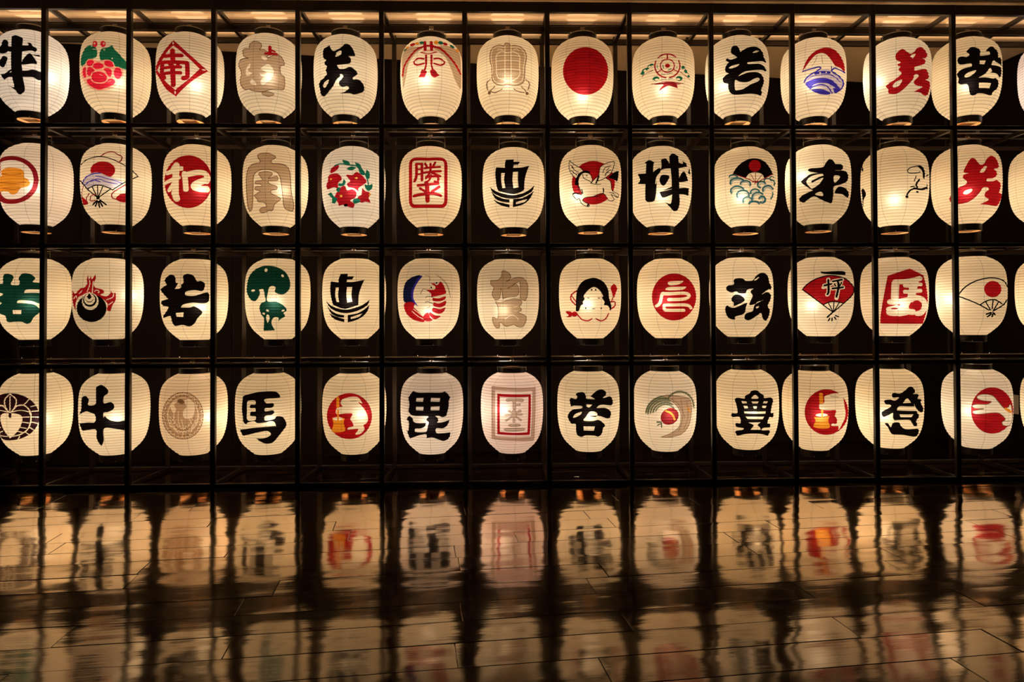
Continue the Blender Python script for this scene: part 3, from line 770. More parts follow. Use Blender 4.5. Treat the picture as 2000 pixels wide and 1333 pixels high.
kS53 -1388,1227 -1080,869 -852,765
kS53 -1466,1008 -1005,554
kS53 1573,1258 1112,1046 957,652
kS53 1571,947 1262,753 1108,433
kP -1163,-112* -1045,329 -776,681 -397,842 -58,750 -22,597 -473,656 -778,376 -894,-67 -972,-247
kP 1336,303* 1725,743 2169,1025* 2123,537 2039,163* 1722,282
kS107 654,408 425,-125
kS76 -631,-541 -558,-844
kS61 951,-481 987,-852
kP -95,-1708 -105,-1738 -130,-1763 -166,-1775 -207,-1773 -243,-1759 -268,-1732 -277,-1701 -268,-1670 -242,-1646 -206,-1634 -165,-1635 -129,-1650 -104,-1676
kS53 -549,586 -475,277 -100,69 87,-48
kP -180,451 -187,434 -206,422 -233,416 -263,417 -291,425 -309,440 -316,457 -309,473 -290,485 -263,491 -233,490 -206,481 -187,467
kS53 -856,-71 -897,-444 -785,-827
kS46 49,-123 350,-200 801,-189
kS46 194,-1093 646,-1052 950,-854
kS46 950,-854 1026,-626 951,-445
kS46 -1323,-843 -1091,-797 -862,-895
kS46 1408,-744 1718,-775 2038,-965
kS46 -1465,1400 -1233,1122
kS46 -1312,827 -1082,640 -852,651
kS46 1417,1078 1186,822
kS46 1415,771 1109,586
@209
kP -1677,848* -1060,770* -1018,1503* -1155,1607* -789,1748 -429,1549* -491,1281 -509,820* -45,1093 28,823 -272,419 -351,-106 -237,114* -278,-412 -319,-860 -435,-1296 -774,-1379 -1076,-1237 -1109,-785 -1088,-32* -1642,103 -1484,341
kP -9,901 105,1164 71,1713* 407,1800 591,1586 701,1390* 669,1948* 934,2215 1345,2040* 1376,1512* 1680,1477 1645,1711* 1952,1540 1988,1306* 1523,1137 1371,1080* 1402,204 1398,-401* 1819,-310 2135,-273* 2094,-847* 1740,-810 1396,-849* 1433,-1435 1283,-1947 981,-2049 756,-1832 310,-1400* 756,-1544 871,-880* 200,-1103 -57,-686* 315,-623 836,-508* 840,169 772,1043* 326,1004
kP -51,179 137,551 657,470 580,165 318,-210 95,-167
kP 1403,356 1596,762 1827,876 2057,313 1978,215 1439,55
kP 2062,857* 2190,1302* 2266,783* 2183,821
kP 204,-584* 837,-321* 836,-471
@210
wP 2082,79 1915,-671 1469,-1286 838,-1617 143,-1606 -482,-1256 -915,-641 -1066,102 -902,807 -459,1338 171,1614 864,1597 1488,1298 1926,773
TS145 -1049,369 -1030,423 -977,461 -901,479 -814,472 -733,442 -670,393 -638,336
kP -875,782* -613,1196 -172,1581 411,1822 918,1818 1426,1606 1790,1178 2012,756* 1376,361* 1197,657 762,764 328,696 72,403*
rP 1144,1271 1099,1074 977,916 802,829 609,830 436,920 316,1079 275,1275 320,1470 442,1624 617,1708 810,1708 984,1623 1103,1466
dS48 400,655 720,77
dS48 762,726 756,39
dS48 1196,581 829,77
dS64 -875,767 72,365 720,39
dS64 2012,756 1339,298 792,2
dS64 539,42 902,116
dS64 683,-96 756,39 900,-36
tS113 -1136,576 -1106,638 -1023,678 -904,689 -773,672 -655,627 -574,564 -546,494
tS129 -1035,17 -1063,174 -988,308 -826,396 -610,421 -384,383 -191,286 -69,148
TS97 -956,43 -948,144 -870,227 -735,274 -568,281 -398,247 -256,178 -165,83
tS113 -331,-63 -296,47 -200,130 -60,173 97,168 241,117 346,28 392,-82 371,-195
TS80 -244,-108 -218,-33 -144,24 -38,54 81,50 191,14 270,-48 306,-125 289,-201
tS129 -971,-656 -1031,-514 -1011,-376 -912,-267 -754,-203 -562,-192 -370,-237 -210,-330 -109,-455
TS97 -902,-630 -921,-520 -868,-425 -753,-361 -599,-341 -437,-369 -299,-436 -212,-535
tS121 -537,-1005 -593,-864 -570,-724 -472,-611 -319,-543 -137,-531 42,-578 184,-676 266,-807 271,-950
TS97 -473,-978 -491,-873 -446,-778 -347,-709 -213,-681 -68,-695 59,-750 146,-837 177,-939
tS113 -142,-1416 -159,-1289 -115,-1168 -19,-1080 112,-1037 253,-1049 378,-1113 463,-1216 492,-1342
TS80 -53,-1424 -65,-1340 -34,-1262 34,-1205 127,-1178 228,-1186 316,-1227 377,-1295 398,-1376
tS145 279,-1504 332,-1441 433,-1393 565,-1369 709,-1370 841,-1397 942,-1444 994,-1509
tS121 393,-795 401,-669 471,-559 589,-487 732,-466 871,-500 980,-583 1035,-699
TS88 485,-834 491,-747 541,-673 625,-624 726,-609 825,-633 902,-689 942,-769
tS121 520,-1210 495,-1065 538,-923 643,-806 793,-733 964,-713 1130,-749 1265,-836
TS97 615,-1218 596,-1108 629,-1000 709,-912 824,-856 955,-840 1083,-867 1186,-934
tS161 1014,-1155 1067,-1071 1149,-1017 1245,-1003 1336,-1030 1405,-1093 1438,-1183 1428,-1280 1378,-1367 1297,-1425 1201,-1444 1109,-1419
TS97 1050,-1222 1074,-1173 1110,-1141 1153,-1131 1194,-1144 1227,-1178 1246,-1228 1246,-1285 1229,-1337 1197,-1376
tS121 1089,-371 981,-317 914,-226 902,-121 945,-19 1036,58 1158,98 1286,92 1395,42 1465,-43
TS80 1130,-312 1073,-273 1042,-219 1040,-157 1069,-100 1123,-56 1194,-31 1271,-29 1340,-50 1391,-92
tS97 1389,115 1375,183 1404,251 1472,310 1566,349 1673,365 1773,353 1849,316 1889,258
tS129 1281,-617 1261,-495 1302,-374 1398,-272 1533,-206 1685,-183 1828,-208 1939,-277 1996,-381
TS97 1377,-633 1363,-542 1401,-450 1484,-377 1595,-335 1713,-332 1815,-366 1879,-435
tS80 1801,283 1782,353 1793,429 1831,497 1889,544 1956,563 2019,550 2065,505
tS113 1858,248 1949,278 2037,267 2106,218 2141,136 2136,34 2092,-64
tS97 1996,-618 1992,-799 1940,-972 1849,-1106
@211
kP -665,886 -521,1021 -26,1005 397,1051 575,1354* 824,1623 1103,1504 1241,1272 1667,1263 1771,1003 1590,789 1165,767 1877,785 2131,530 2051,48 1651,-237 1154,-412 1082,-640 1079,-1013 970,-1603 724,-1603 233,-1366 -258,-1107 -688,-1289 -979,-1475 -1269,-1319 -1303,-1125 -971,-875 -324,-651* -607,-468 -1106,-12 -1141,149 -813,404 -454,588 41,614* -453,742
wP -781,13 -527,365 -30,505 356,516 388,207 210,-86 103,-231 -323,-498 -465,-484
kS150 -375,2 108,226 390,322
wP 1126,345 1444,395 1549,287 1405,50 1157,-147
wP -186,-964 98,-798 308,-848 341,-1111
kP 1186,-788 1436,-441 1793,-449 2121,-690 2160,-1045 2047,-1185* 1718,-980 1221,-936
@212
kS70 883,918 1142,1121 1618,1254
kP 1549,1210 1756,1306 1961,1137 2061,767 2020,295 1917,432 1887,815 1718,1067
kS61 883,894 1002,700 1475,704 1749,799
kS61 1473,473 1333,87
kS122 1674,215 1466,-138 1532,-362
kS149 1328,-445 1805,-495 2157,-324
kS114 1395,-443 1056,-598 851,-895
kP 944,-1061 933,-1106 903,-1141 859,-1160 811,-1160 768,-1139 738,-1101 728,-1055 739,-1011 769,-975 813,-956 861,-957 904,-978 934,-1016
kS87 1092,-333 1329,-293
kP 1624,-698 1615,-731 1588,-758 1550,-774 1507,-777 1469,-763 1443,-739 1434,-706 1443,-674 1470,-646 1508,-631 1551,-628 1589,-640 1615,-666
kS70 2165,559 2285,680
kS61 2195,-49 2214,-420
kP -2157,2139 -2211,1795 -2128,1474 -2248,1375 -2273,1800
kP -2302,-59 -2141,-22 -1957,-520 -2157,-911 -2194,-1406 -2250,-1155 -2247,-638
@213
rP -137,742 65,1264 330,1710 590,1686 907,1232 1167,1263 1367,1658 1666,1919 1959,1708 2118,1254 2080,1008 1813,894 1943,753 1992,449 1738,193 1347,143* 1345,-48 1736,-36 2001,66 2237,-189 2199,-577 2129,-818 2305,-883 2229,-1318 1998,-1776 1660,-1825 1266,-1769 876,-1729* 1332,-1513 1431,-1365 1204,-1181 1239,-881 1469,-654 1340,-505 1081,-541 884,-874 491,-1305 32,-1569 -562,-1618 -960,-1451 -1090,-1127 -883,-777 -546,-442 -17,-200 51,24 -175,281 -140,508 188,627*
wP 900,651 1164,1030 1358,1067 1159,643
wP -189,-869 -23,-659 369,-580 367,-769 39,-968
@301
GP -1958,1390 -1899,1726 -1620,1792 -1310,1600 -1369,1302 -1459,1006 -1000,969 -941,1228 -1003,1451 -792,1790 -456,1818 -210,1727 7,1470 -145,1204 350,1143 600,1039 602,664 321,656 -510,639 -662,401* -80,423 322,394 603,289 607,-311 326,-390 -261,-173 -994,-140 -1085,-339* -505,-360 -14,-468 329,-837 237,-1062 -71,-1360 -254,-1731 -500,-1842 -807,-1692 -1297,-1689 -1483,-1725 -1700,-1650 -1791,-1279 -2108,-1089 -2239,-900 -2236,-529 -1978,-316 -2105,-275 -2236,65 -1918,311 -2173,433 -2240,661 -2243,1035 -1954,1091
wP -1346,-840* -821,-841* -838,-1137* -1327,-1120*
@302
rP -1532,771 -1340,1066 -1374,1364 -1280,1737* -1245,1362 -1118,1586 -1106,1736* -1052,1362 -830,1737* -796,1437 -922,1064 -825,768 -375,623 -278,401 -502,250 -116,143 142,407 108,743* 239,409 467,414* 469,-110 275,-486 147,-934* -80,-861 -49,-414 -372,-45 -822,212 -1272,397 -1594,253 -1920,37 -2086,-403 -2054,-924* -2189,-622 -2295,-94 -2298,656* -2122,343 -1791,702
wS61 -1337,472 -1178,990 -1199,1288
wS61 -1015,397 -986,916 -955,1213
wS61 -1855,333 -1660,551
wS61 -115,-117 273,74 337,336
wS61 16,-488 274,-262
wS61 -2224,-24 -2054,191 -2020,41
wS61 -868,471 -856,513 -822,548 -771,570 -713,575 -657,562 -613,533 -589,494 -589,451 -613,411 -656,382
kP -112,-727 -205,-1162 -467,-1511 -846,-1703 -1268,-1701 -1650,-1505 -1917,-1154 -2012,-717 -1916,-285 -1649,58 -1269,247 -850,246 -471,54 -208,-292
wP -616,-232 -667,-502 -812,-718 -1023,-838 -1257,-837 -1469,-715 -1617,-498 -1670,-227 -1618,42 -1472,256 -1261,374 -1026,374 -815,254 -669,38
kP -731,-136 -774,-348 -894,-518 -1069,-612 -1263,-611 -1439,-515 -1561,-344 -1606,-132 -1563,80 -1441,248 -1266,341 -1072,340 -897,246 -775,76
wP -840,-84 -874,-258 -970,-397 -1108,-473 -1263,-473 -1402,-395 -1499,-255 -1534,-81 -1500,92 -1404,230 -1265,306 -1111,305 -972,228 -875,89
kP -918,12 -945,-123 -1023,-231 -1136,-291 -1262,-290 -1376,-229 -1454,-121 -1483,14 -1455,149 -1377,256 -1264,316 -1138,315 -1025,255 -946,146
wP -1208,471* -950,138 -981,-121 -1205,-239 -1431,-119 -1464,140
kP -1208,360* -1065,101 -1206,-76 -1348,102
@303
kP -2026,1380 -1783,1708 -1507,1773 -1300,1579 -1264,1204 -1094,1164* -1330,720* -1025,755 -890,903 -925,1052 -756,1163 -792,1688* -488,1841 -81,1696 159,1287 398,1330 673,1151 639,773 468,581 -10,648 -585,531 -584,271 -9,237 882,479 953,-122 608,-315 -144,-270 -752,-397 -921,-619* -346,-620 -7,-545 403,-804 507,-1028 200,-1402 -4,-1775 -345,-1998 -820,-1884 -1299,-1957 -1503,-1694 -1638,-1245 -2063,-1353 -2135,-1239 -1879,-870 -1774,-574 -2128,-490* -2275,-182 -1774,22* -2055,330 -2316,727 -2058,930 -1882,1071
wP -1260,-1011* -738,-969* -765,-1310* -1213,-1286*
@304
GP:z -2196,1133 -2049,1655 -1685,2094 -1113,2387 -542,2418 27,2266 527,1930 814,1407 850,879 670,498 313,267 -42,338 -254,486 -184,785 -396,896 -607,784 -677,486 -747,-184 -183,-222 242,-406 564,-704 600,-928 386,-1079 529,-1303 173,-1528 -5,-1714 31,-1452 -182,-1377 -395,-1526 -431,-1900 -183,-2354* -1042,-2389* -997,-1448 -1174,-1224 -1315,-701 -1172,-330 -889,-184 -960,189 -1102,563 -1315,641 -1244,341 -1529,-176 -1819,-169 -2040,63 -2232,529
wP -738,2065 -748,2005 -778,1957 -820,1931 -867,1931 -910,1958 -940,2007 -951,2067 -941,2127 -912,2176 -870,2202 -822,2202 -779,2174 -749,2126
wP 386,1704 404,1655 403,1606 384,1567 351,1546 311,1547 270,1570 238,1610 221,1660 222,1709 240,1748 273,1769 314,1768 354,1745
wP -1616,573 -1629,535 -1665,504 -1717,489 -1775,491 -1828,510 -1865,543 -1878,582 -1865,621 -1828,651 -1776,666 -1718,664 -1665,645 -1629,612
wP -636,-951 -661,-973 -700,-979 -746,-967 -790,-940 -822,-904 -837,-865 -831,-831 -806,-809 -767,-803 -721,-815 -677,-842 -645,-878 -630,-917
wP -910,-1166 -932,-1186 -967,-1191 -1008,-1181 -1046,-1158 -1074,-1125 -1087,-1091 -1082,-1060 -1059,-1040 -1024,-1035 -984,-1045 -945,-1068 -917,-1101 -904,-1135
wP 457,-850 456,-882 434,-915 395,-944 347,-962 300,-967 263,-956 243,-933 244,-901 266,-868 305,-839 352,-821 399,-817 437,-827
wP -736,-1823* -834,-1449 -783,-1189 -642,-1226 -593,-1488
wP -924,-183* -960,413 -1067,675 -1279,603 -1208,341 -995,189
@305
kP -998,1777* -465,1793* -508,1603* -27,1605* -158,1378* -523,1362* -559,1190* -85,1190 721,1354* 499,859 316,256 279,-492* -159,-642 -670,-790* -1108,-675 -1551,-466* -1685,47 -1760,652 -1716,1254* -1144,1159* -1144,1386
wP -1342,789* -1122,784* -1180,260 -1107,-279* -1291,-261* -1387,264
wP -537,815* -158,815* -217,253 -159,-254* -523,-328* -581,254
kP -2084,-149* -1701,-516 -1182,-749 -597,-828 -14,-717 572,-491 1106,-109* 942,-488 499,-791 -87,-1016 -670,-1088 -1257,-972 -1778,-664
kP -2007,-507* -1628,-930 -1184,-1160 -744,-1237* -759,-1424* -1259,-1346 -1705,-1079
kP -1819,-1077* -1407,-1308 -730,-1522* -746,-1746* -1261,-1609 -1632,-1381
kP -488,-1224* 132,-1128 646,-865 1076,-486* 942,-939 573,-1353 -14,-1652 -490,-1763*
wP -270,-1389* 572,-1106* 279,-1375 -270,-1524*
@306
pP -474,1638 -735,1376 -960,928 -1186,482 -1149,30 -963,-348 -665,-875 -888,-574 -1415,-265 -1336,938 -810,1643
bP -1682,43 -1489,868 -1035,1458 -474,1638 -772,1226 -1035,779 -1148,330 -1112,-121 -814,-574 -1038,-422 -1415,-265
BP -1875,733 -1719,1181 -1337,1506 -810,1681 -623,1640 -885,1379 -1110,932 -1299,484 -1300,33 -1150,-345 -1491,-301 -1838,-254 -1915,204
rP -1839,-405 -1339,-267 -1038,-422 -1114,-646 -815,-949 -444,-1325 -371,-1739 -1045,-1623 -1498,-1318 -1765,-937
wS46 -1266,-944 -817,-1323 -407,-1551
wS46 -1152,-795 -741,-1099 -444,-1325
rP -215,620* 156,320 230,96 1208,333 1209,636 1058,1010 832,1231 681,1002 531,1075 158,1071 455,848 380,622
wP 291,756 279,691 246,638 198,609 145,609 97,638 64,690 53,755 65,820 98,873 146,902 199,902 246,873 279,821
wP 681,1100 669,1041 635,993 587,966 534,965 486,991 453,1037 441,1096 453,1155 487,1203 535,1230 588,1231 636,1205 669,1158
kP 232,771 226,738 209,712 185,697 159,697 135,712 118,738 112,770 118,803 135,829 159,843 185,844 209,829 226,803
kP 621,1114 615,1081 598,1054 574,1039 547,1039 523,1053 507,1079 501,1112 507,1145 524,1171 548,1186 574,1186 598,1172 615,1146
rP 267,21* 753,-13 1207,144 1207,-45 828,-238 304,-204
rP 341,-316* 752,-389 1245,-195 1206,-498 827,-689 340,-578
rP 303,-691* 827,-802 1206,-687 1054,-1027 677,-1141 228,-953
rP 79,-1028* 452,-1253 865,-1329 452,-1554 153,-1403 4,-1177
rP -369,-1251 -70,-1065 78,-1402 264,-1628 -147,-1702 -407,-1551
kS38 -625,323 -401,658 -67,545
kS38 -254,21 -68,133 304,58
kS38 -254,-353 -143,-241 303,-429
kS38 -144,-728 79,-653
NS30 -288,1675 10,1599 84,1296
NS30 533,1681 1059,1390 1439,795 1592,40
NS30 683,1646 1286,1017 1515,342
@307
nP:N45 -455,2031* -229,2066 147,1795 183,1490 -156,1226* 674,1570 1206,1468 1473,981 1431,221 1275,-160* 894,-14* 898,1042 748,1229 -83,736* 218,848 596,1076 821,664 668,210 65,134 -386,-13* -496,740 -534,740 -612,64 -915,-120* -1180,300 -1064,826 -1293,1061* -1292,1365* -759,1386 -493,1647
nP:N45 -954,-232* -538,-275 64,-91 591,-16 1007,-163 969,-465 816,-541 1006,-842 740,-993 1044,-1143 1352,-1332 1315,-1750 1047,-2092 664,-2050 436,-1897 171,-1971 -170,-2046 -471,-1817 -622,-1741 -664,-2121 -931,-2121 -1155,-1664 -1113,-1361 -771,-1439 -766,-611
wS53 -242,-1516 286,-1218 739,-1482 701,-1596
wS45 438,-617 741,-541
wS45 437,-917 740,-918
@308
rS99 -947,556 -1371,265 -1412,-115 -1068,-502
rS84 -1371,188 -1028,-276
rS99 1539,-285 1851,-278 1851,-583 1499,-854
rP 1545,779 1820,1057 2057,725 1975,490 1774,24 1621,477
rS76 1751,100 1578,-284
rP -921,-1186 -944,-1271 -1009,-1340 -1101,-1377 -1204,-1376 -1297,-1337 -1360,-1268 -1382,-1181 -1358,-1096 -1293,-1028 -1200,-991 -1097,-992 -1006,-1031 -943,-1100
rP -1381,-1029 -1693,-947* -1854,-1021 -1618,-1255 -1820,-1406* -1385,-1372
rS92 -959,-1186 -620,-1567 -168,-1683 134,-1533
rS92 435,-1534 812,-1687 1154,-1536 1383,-1157
kP -1056,-957* -1026,27 -909,707 -527,1228 75,1462 525,1446 1051,1147 1352,622 1425,17 1592,-587 1538,-967* 1346,-590 1042,-516 1081,-290 893,11 969,163 671,614 296,802 -80,616 -458,168 -384,-59 -536,-284 -499,-435 -689,-584 -843,-960
kP 198,599 191,573 172,552 145,540 115,540 88,552 69,573 63,600 70,626 88,647 116,658 146,658 173,646 191,625
kP 498,598 491,572 472,551 445,539 415,539 388,551 369,572 363,598 369,624 388,645 415,657 446,657 472,645 491,624
kP -31,-10 -40,-23 -65,-33 -101,-39 -141,-39 -177,-32 -202,-22 -211,-9 -202,4 -177,15 -140,20 -100,20 -64,14 -39,3
kP 757,-12 748,-25 723,-36 687,-42 647,-42 611,-36 586,-26 577,-12 586,1 611,11 647,17 687,17 723,11 748,1
kP -253,-754 -259,-783 -275,-807 -300,-820 -326,-819 -350,-806 -367,-782 -373,-753 -367,-724 -350,-700 -326,-687 -299,-687 -275,-701 -258,-725
kP 889,-758 883,-787 866,-811 842,-824 815,-824 791,-811 775,-787 769,-758 775,-729 792,-705 816,-692 843,-692 867,-705 883,-728
kS46 153,-794 363,-795
@309
rP 2064,80 1891,-688 1428,-1299 773,-1634 52,-1631 -596,-1291 -1045,-677 -1202,88 -1033,845 -575,1442 77,1767 795,1763 1445,1433 1901,837
wP -36,1103 187,1213 1136,1252* 852,1021 185,910
wP -187,688 110,797 1335,822* 1071,606 182,547 -202,612
wS234 -867,-590 -603,-366 -449,275 -263,310 181,305 1218,342 1533,156 1141,-90 30,-132
wS218 -307,-537 397,-528 1363,-543 1664,-753
wS218 -307,-598 -272,-863 24,-918 1136,-922
@310
kP -1060,669 -910,855 -506,918 -503,1262 -174,1383 188,1322 368,1166 838,1201 1059,1507* 1427,1760 1798,1720 1982,1458 2053,1076 2206,779 2164,545 2009,574* 1632,295 1483,141* 1856,339 2160,160 2118,-226 1924,-689 2078,-992 2004,-1453 1777,-1798 1549,-1606 1439,-1225 1182,-1377 744,-1679 453,-1754 237,-1601 348,-1260 819,-1073 930,-694 1187,-392 1480,-314 1591,-237* 1040,-543 605,-617 680,-315 828,63 686,366 905,593* 470,519 324,256 -111,261 -328,380 -693,328 -987,475
wP 946,1201 1203,1432 1313,1434 1128,1240
wP 1075,-770 1258,-694 1257,-808 1111,-884
kP -660,-70 -402,153 -39,108 248,-161 174,-387 -483,-683 -517,-454 -662,-299
kP -1149,-901 -997,-636 -814,-754 -411,-798 390,-465 351,-767 203,-1259 -417,-1483 -419,-1674 -713,-1672 -1007,-1440
@311
kP 43,1887* 288,1826 1590,1864 1764,1621 1691,1556* 217,1673
rP:k84 -1252,531* -923,904 -421,1231 285,1479 985,1509 1688,1324 2193,887 2375,530 2184,39 1597,-546* 1315,-456 895,-417 545,-468 194,-655*
kS84 194,-670 854,-1191
kS84 1597,-546 889,-1192
kS75 545,-506 833,-1115
kS75 930,-470 889,-1116
kS75 1280,-509 945,-1116
kS117 854,-1191 466,-1570
kS100 534,-1837 641,-1662
kS100 780,-1838 802,-1648
kS100 1062,-1725 957,-1572
kS100 1239,-1535 1042,-1458
wS284 278,791 768,899
wS284 562,1244 567,330 481,103
wS251 206,640 627,786
wS284 875,1088 1509,1228
wS284 834,556 1573,649
wS284 1205,1164 1256,707 1107,-167
wS217 978,897 1060,745
wS217 1471,1014 1362,784
kS134 278,791 768,899
kS150 562,1206 567,330 481,141
kS134 875,1088 1509,1228
kS134 834,556 1573,649
kS150 1205,1149 1256,707 1108,-54
kS100 978,897 1060,745
kS100 1471,1014 1362,784
@312
rP -397,1549* 1078,2056* 1993,1567* 2192,650 2271,-269 2168,-1195 1938,-2086* -945,-2049* -898,-1333 -673,52
wS524 120,991 61,-118
wS367 121,1068 896,1091 1746,1309
wS524 1436,1090 1260,478 1151,-207
wS297 758,787 1162,746
wS297 753,329 1157,288
wS262 1433,861 1809,865
wS297 1427,364 1769,405
wS393 -268,-419 207,-426 881,-282 1558,-131 1969,-356 2051,-813 1825,-1236 1550,-1289
wS524 881,-358 675,-737 199,-1190 -276,-1186
wS314 -376,-954 203,-808
wS436 742,-737 874,-1119 1278,-1197
wS349 332,-1344 873,-1233
rP 269,-924 245,-953 180,-976 84,-989 -21,-988 -116,-973 -182,-948 -205,-918 -181,-889 -115,-865 -20,-853 86,-855 181,-869 246,-894
rP 1284,-474 1556,-375 1829,-510 1840,-816 1550,-1121 1414,-1083 1655,-740 1554,-550
@313
kS92 -805,21 -383,588 272,1030 1048,1260 1695,1244 2156,1028 2365,662
kS92 -806,-57 -4,-424 575,-740 1150,-1127
kS92 2323,-349 2068,-743 1408,-1204
kS92 575,-740 1028,-438 1545,-364 2002,-668
kS83 963,-553 1247,-1127
kS83 1415,-402 1345,-1051
kS83 1772,-517 1441,-1128
rP 1960,443 1901,175 1743,-40 1521,-158 1276,-157 1058,-38 909,176 858,443 915,707 1070,919 1290,1035 1535,1035 1755,919 1907,708
kS119 987,-1431 1278,-1318
kS110 1050,-1623 1277,-1433
kS110 1341,-1625 1407,-1395
kS110 1537,-1472 1408,-1319
@401
KP 195,-31 21,-762 -470,-1328 -1180,-1641 -1987,-1701 -2215,-1380 -2323,-743 -2370,10 -2371,733 -2348,1290 -1993,1667 -1195,1685 -483,1341 14,723
wP -1577,-1552* -1981,-890 -2173,-162 -2046,227 -1580,323 -1060,210 -846,20 -875,-424 -1117,-1014
KS163 -1580,397 -1578,29
wS72 -1590,1675 -1896,1266 -1861,755 -1580,360 -1277,765 -1219,1277 -1590,1675
wS63 -1588,1494 -1581,471
wS72 -1488,398 -1125,836 -698,823 -391,440 -390,219
wS63 -1427,398 -940,501 -391,352
wS72 -1673,395 -2050,816 -2371,740 -2376,391
wS63 -1734,393 -2241,459 -2376,316
wS81 -329,290 -326,-304 -507,-889 -933,-1246 -1422,-1392
wS63 -1186,837 -759,899 -426,1288
wS63 -331,732 129,850
wS63 -268,396 193,400
wS63 -266,-11 195,-61
wS63 -295,-381 167,-529
wS63 -416,-745 -47,-1037
wS63 -628,-1108 -322,-1393
wS63 -994,-1396 -1116,-1686
wS63 -816,3 -419,-1
wS63 -845,-350 -448,-444
wS63 -995,-716 -599,-824
wS63 -1117,-1014 -811,-1114
wS63 -2376,246 -2353,-348 -2294,-957 -2217,-1370 -1732,-1405
wS63 -1986,821 -2370,809 -2352,1244
wS63 -2254,-1192 -2206,-1417
wS63 -2177,-1525 -2061,-1785
wS63 -2173,-767 -2301,-907
wS63 -2045,-1052 -2248,-1225
@402
kP -1222,2137* -869,2297 -478,1982 -464,1692 -701,1480 -718,1004 -281,1061 -73,865 -85,570 -406,366 -727,305 -726,-65* -662,81* -340,-230 178,-378 635,-346 967,-498 936,-1028 705,-1090 -15,-888 -692,-849 -710,-1727 -854,-2167* -1046,-1879* -1174,-1485 -1238,-892 -2094,-1054* -2303,-533* -1758,-405 -1272,-353 -1273,166 -1695,378 -1892,381 -2301,119* -2162,560 -2133,1301 -1900,1505 -1667,1262 -1698,857 -1244,939 -1216,1487
@403
nP 656,31 519,-713 133,-1295 -424,-1606 -1041,-1594 -1601,-1268 -1994,-690 -2139,48 -1996,818 -1605,1440 -1048,1777 -432,1768 126,1417 515,794
NS49 622,35 488,-697 112,-1269 -431,-1575 -1034,-1563 -1579,-1242 -1962,-672 -2103,55 -1965,809 -1584,1418 -1040,1748 -439,1739 105,1396 485,784 622,35
wP -636,1201 -231,1262 41,732 -26,142 -363,-139 -700,21 -701,465 -500,755
wP -1583,901 -1041,1205 -1310,909 -1174,542 -1376,317
NP -650,1039 -693,983 -773,956 -871,963 -970,1003 -1050,1068 -1094,1145 -1094,1220 -1050,1277 -971,1305 -872,1299 -773,1258 -694,1192 -650,1115
wS49 -1510,-735 -1718,-234 -1734,340 -1554,872 -1216,1250 -786,1400 -347,1291 18,945 238,433 268,-143 102,-668 -226,-1043
wS41 -706,1714 -1313,1496 -1720,969
wS41 -706,1714 -96,1330 245,719
wS41 -1308,319 -1375,-352 -1171,-1025
wS41 -834,-125 -698,-875 -766,-1485
wS41 -295,-142 -91,-751 -293,-1347
wS41 -1926,287 -1580,13 -1307,-425
wS41 -1856,-607 -1443,-729 -1036,-1176
wS41 -1038,469 -1037,-273 -901,-722
wS41 453,-215 607,-131
wS41 453,-215 568,-375
wS41 371,-553 542,-513
wS41 371,-553 450,-736
wS41 227,-854 404,-860
wS41 227,-854 266,-1051
wS41 28,-1103 202,-1153
wS41 28,-1103 26,-1300
wS41 -212,-1283 -52,-1375
wS41 -212,-1283 -256,-1474
wS41 -482,-1389 -343,-1519
wS41 -482,-1389 -565,-1563
wS41 -766,-1414 -656,-1574
wS41 -766,-1414 -883,-1563
wS41 -1048,-1359 -974,-1541
wS41 -1048,-1359 -1193,-1475
wS41 -1313,-1225 -1279,-1421
wS41 -1313,-1225 -1479,-1305
wS41 -1546,-1022 -1554,-1222
wS41 -1546,-1022 -1724,-1061
wS41 -1735,-758 -1785,-954
wS41 -1735,-758 -1915,-756
wS41 -1868,-447 -1958,-629
wS41 -1868,-447 -2041,-404
wS41 -1938,-104 -2064,-264
wS41 -1938,-104 -2092,-17
wS41 -1938,255 -2092,130
wS41 -1938,255 -2064,382
wS41 -1870,609 -2042,526
wS41 -1870,609 -1960,768
wS41 -1738,935 -1917,901
wS41 -1738,935 -1788,1116
wS41 -1550,1212 -1727,1228
wS41 -1550,1212 -1559,1401
wS41 -1318,1422 -1483,1487
wS41 -1318,1422 -1284,1609
wS41 -1054,1556 -1199,1663
wS41 -1054,1556 -981,1727
wS41 -772,1605 -890,1748
wS41 -772,1605 -664,1752
wS41 -489,1568 -572,1737
wS41 -489,1568 -351,1681
wS41 -219,1445 -264,1631
wS41 -219,1445 -59,1517
wS41 23,1245 19,1437
wS41 23,1245 196,1272
wS41 222,979 260,1164
wS41 222,979 399,958
wS41 368,662 446,829
wS41 368,662 539,593
wS41 452,312 566,452
wS41 452,312 606,203
wS41 28,-303 194,-248
wS41 28,-303 116,-478
wS41 -51,-521 123,-508
wS41 -51,-521 1,-711
wS41 -164,-709 11,-737
wS41 -164,-709 -150,-904
wS41 -305,-856 -138,-926
wS41 -305,-856 -330,-1050
wS41 -467,-957 -317,-1065
wS41 -467,-957 -530,-1139
wS41 -642,-1007 -515,-1146
wS41 -642,-1007 -740,-1168
wS41 -822,-1002 -724,-1169
wS41 -822,-1002 -949,-1137
wS41 -997,-945 -934,-1130
wS41 -997,-945 -1148,-1048
wS41 -1159,-838 -1134,-1033
wS41 -1159,-838 -1327,-903
wS41 -1301,-686 -1315,-882
wS41 -1301,-686 -1477,-710
wS41 -1415,-496 -1468,-684
wS41 -1415,-496 -1591,-479
wS41 -1496,-276 -1584,-449
wS41 -1496,-276 -1663,-218
wS41 -169,-52 -29,30
wS41 -169,-52 -65,-195
wS41 -237,-316 -77,-293
wS41 -237,-316 -181,-488
wS41 -364,-529 -205,-567
wS41 -364,-529 -364,-709
wS41 -536,-665 -396,-760
wS41 -536,-665 -592,-833
wS41 -732,-709 -628,-850
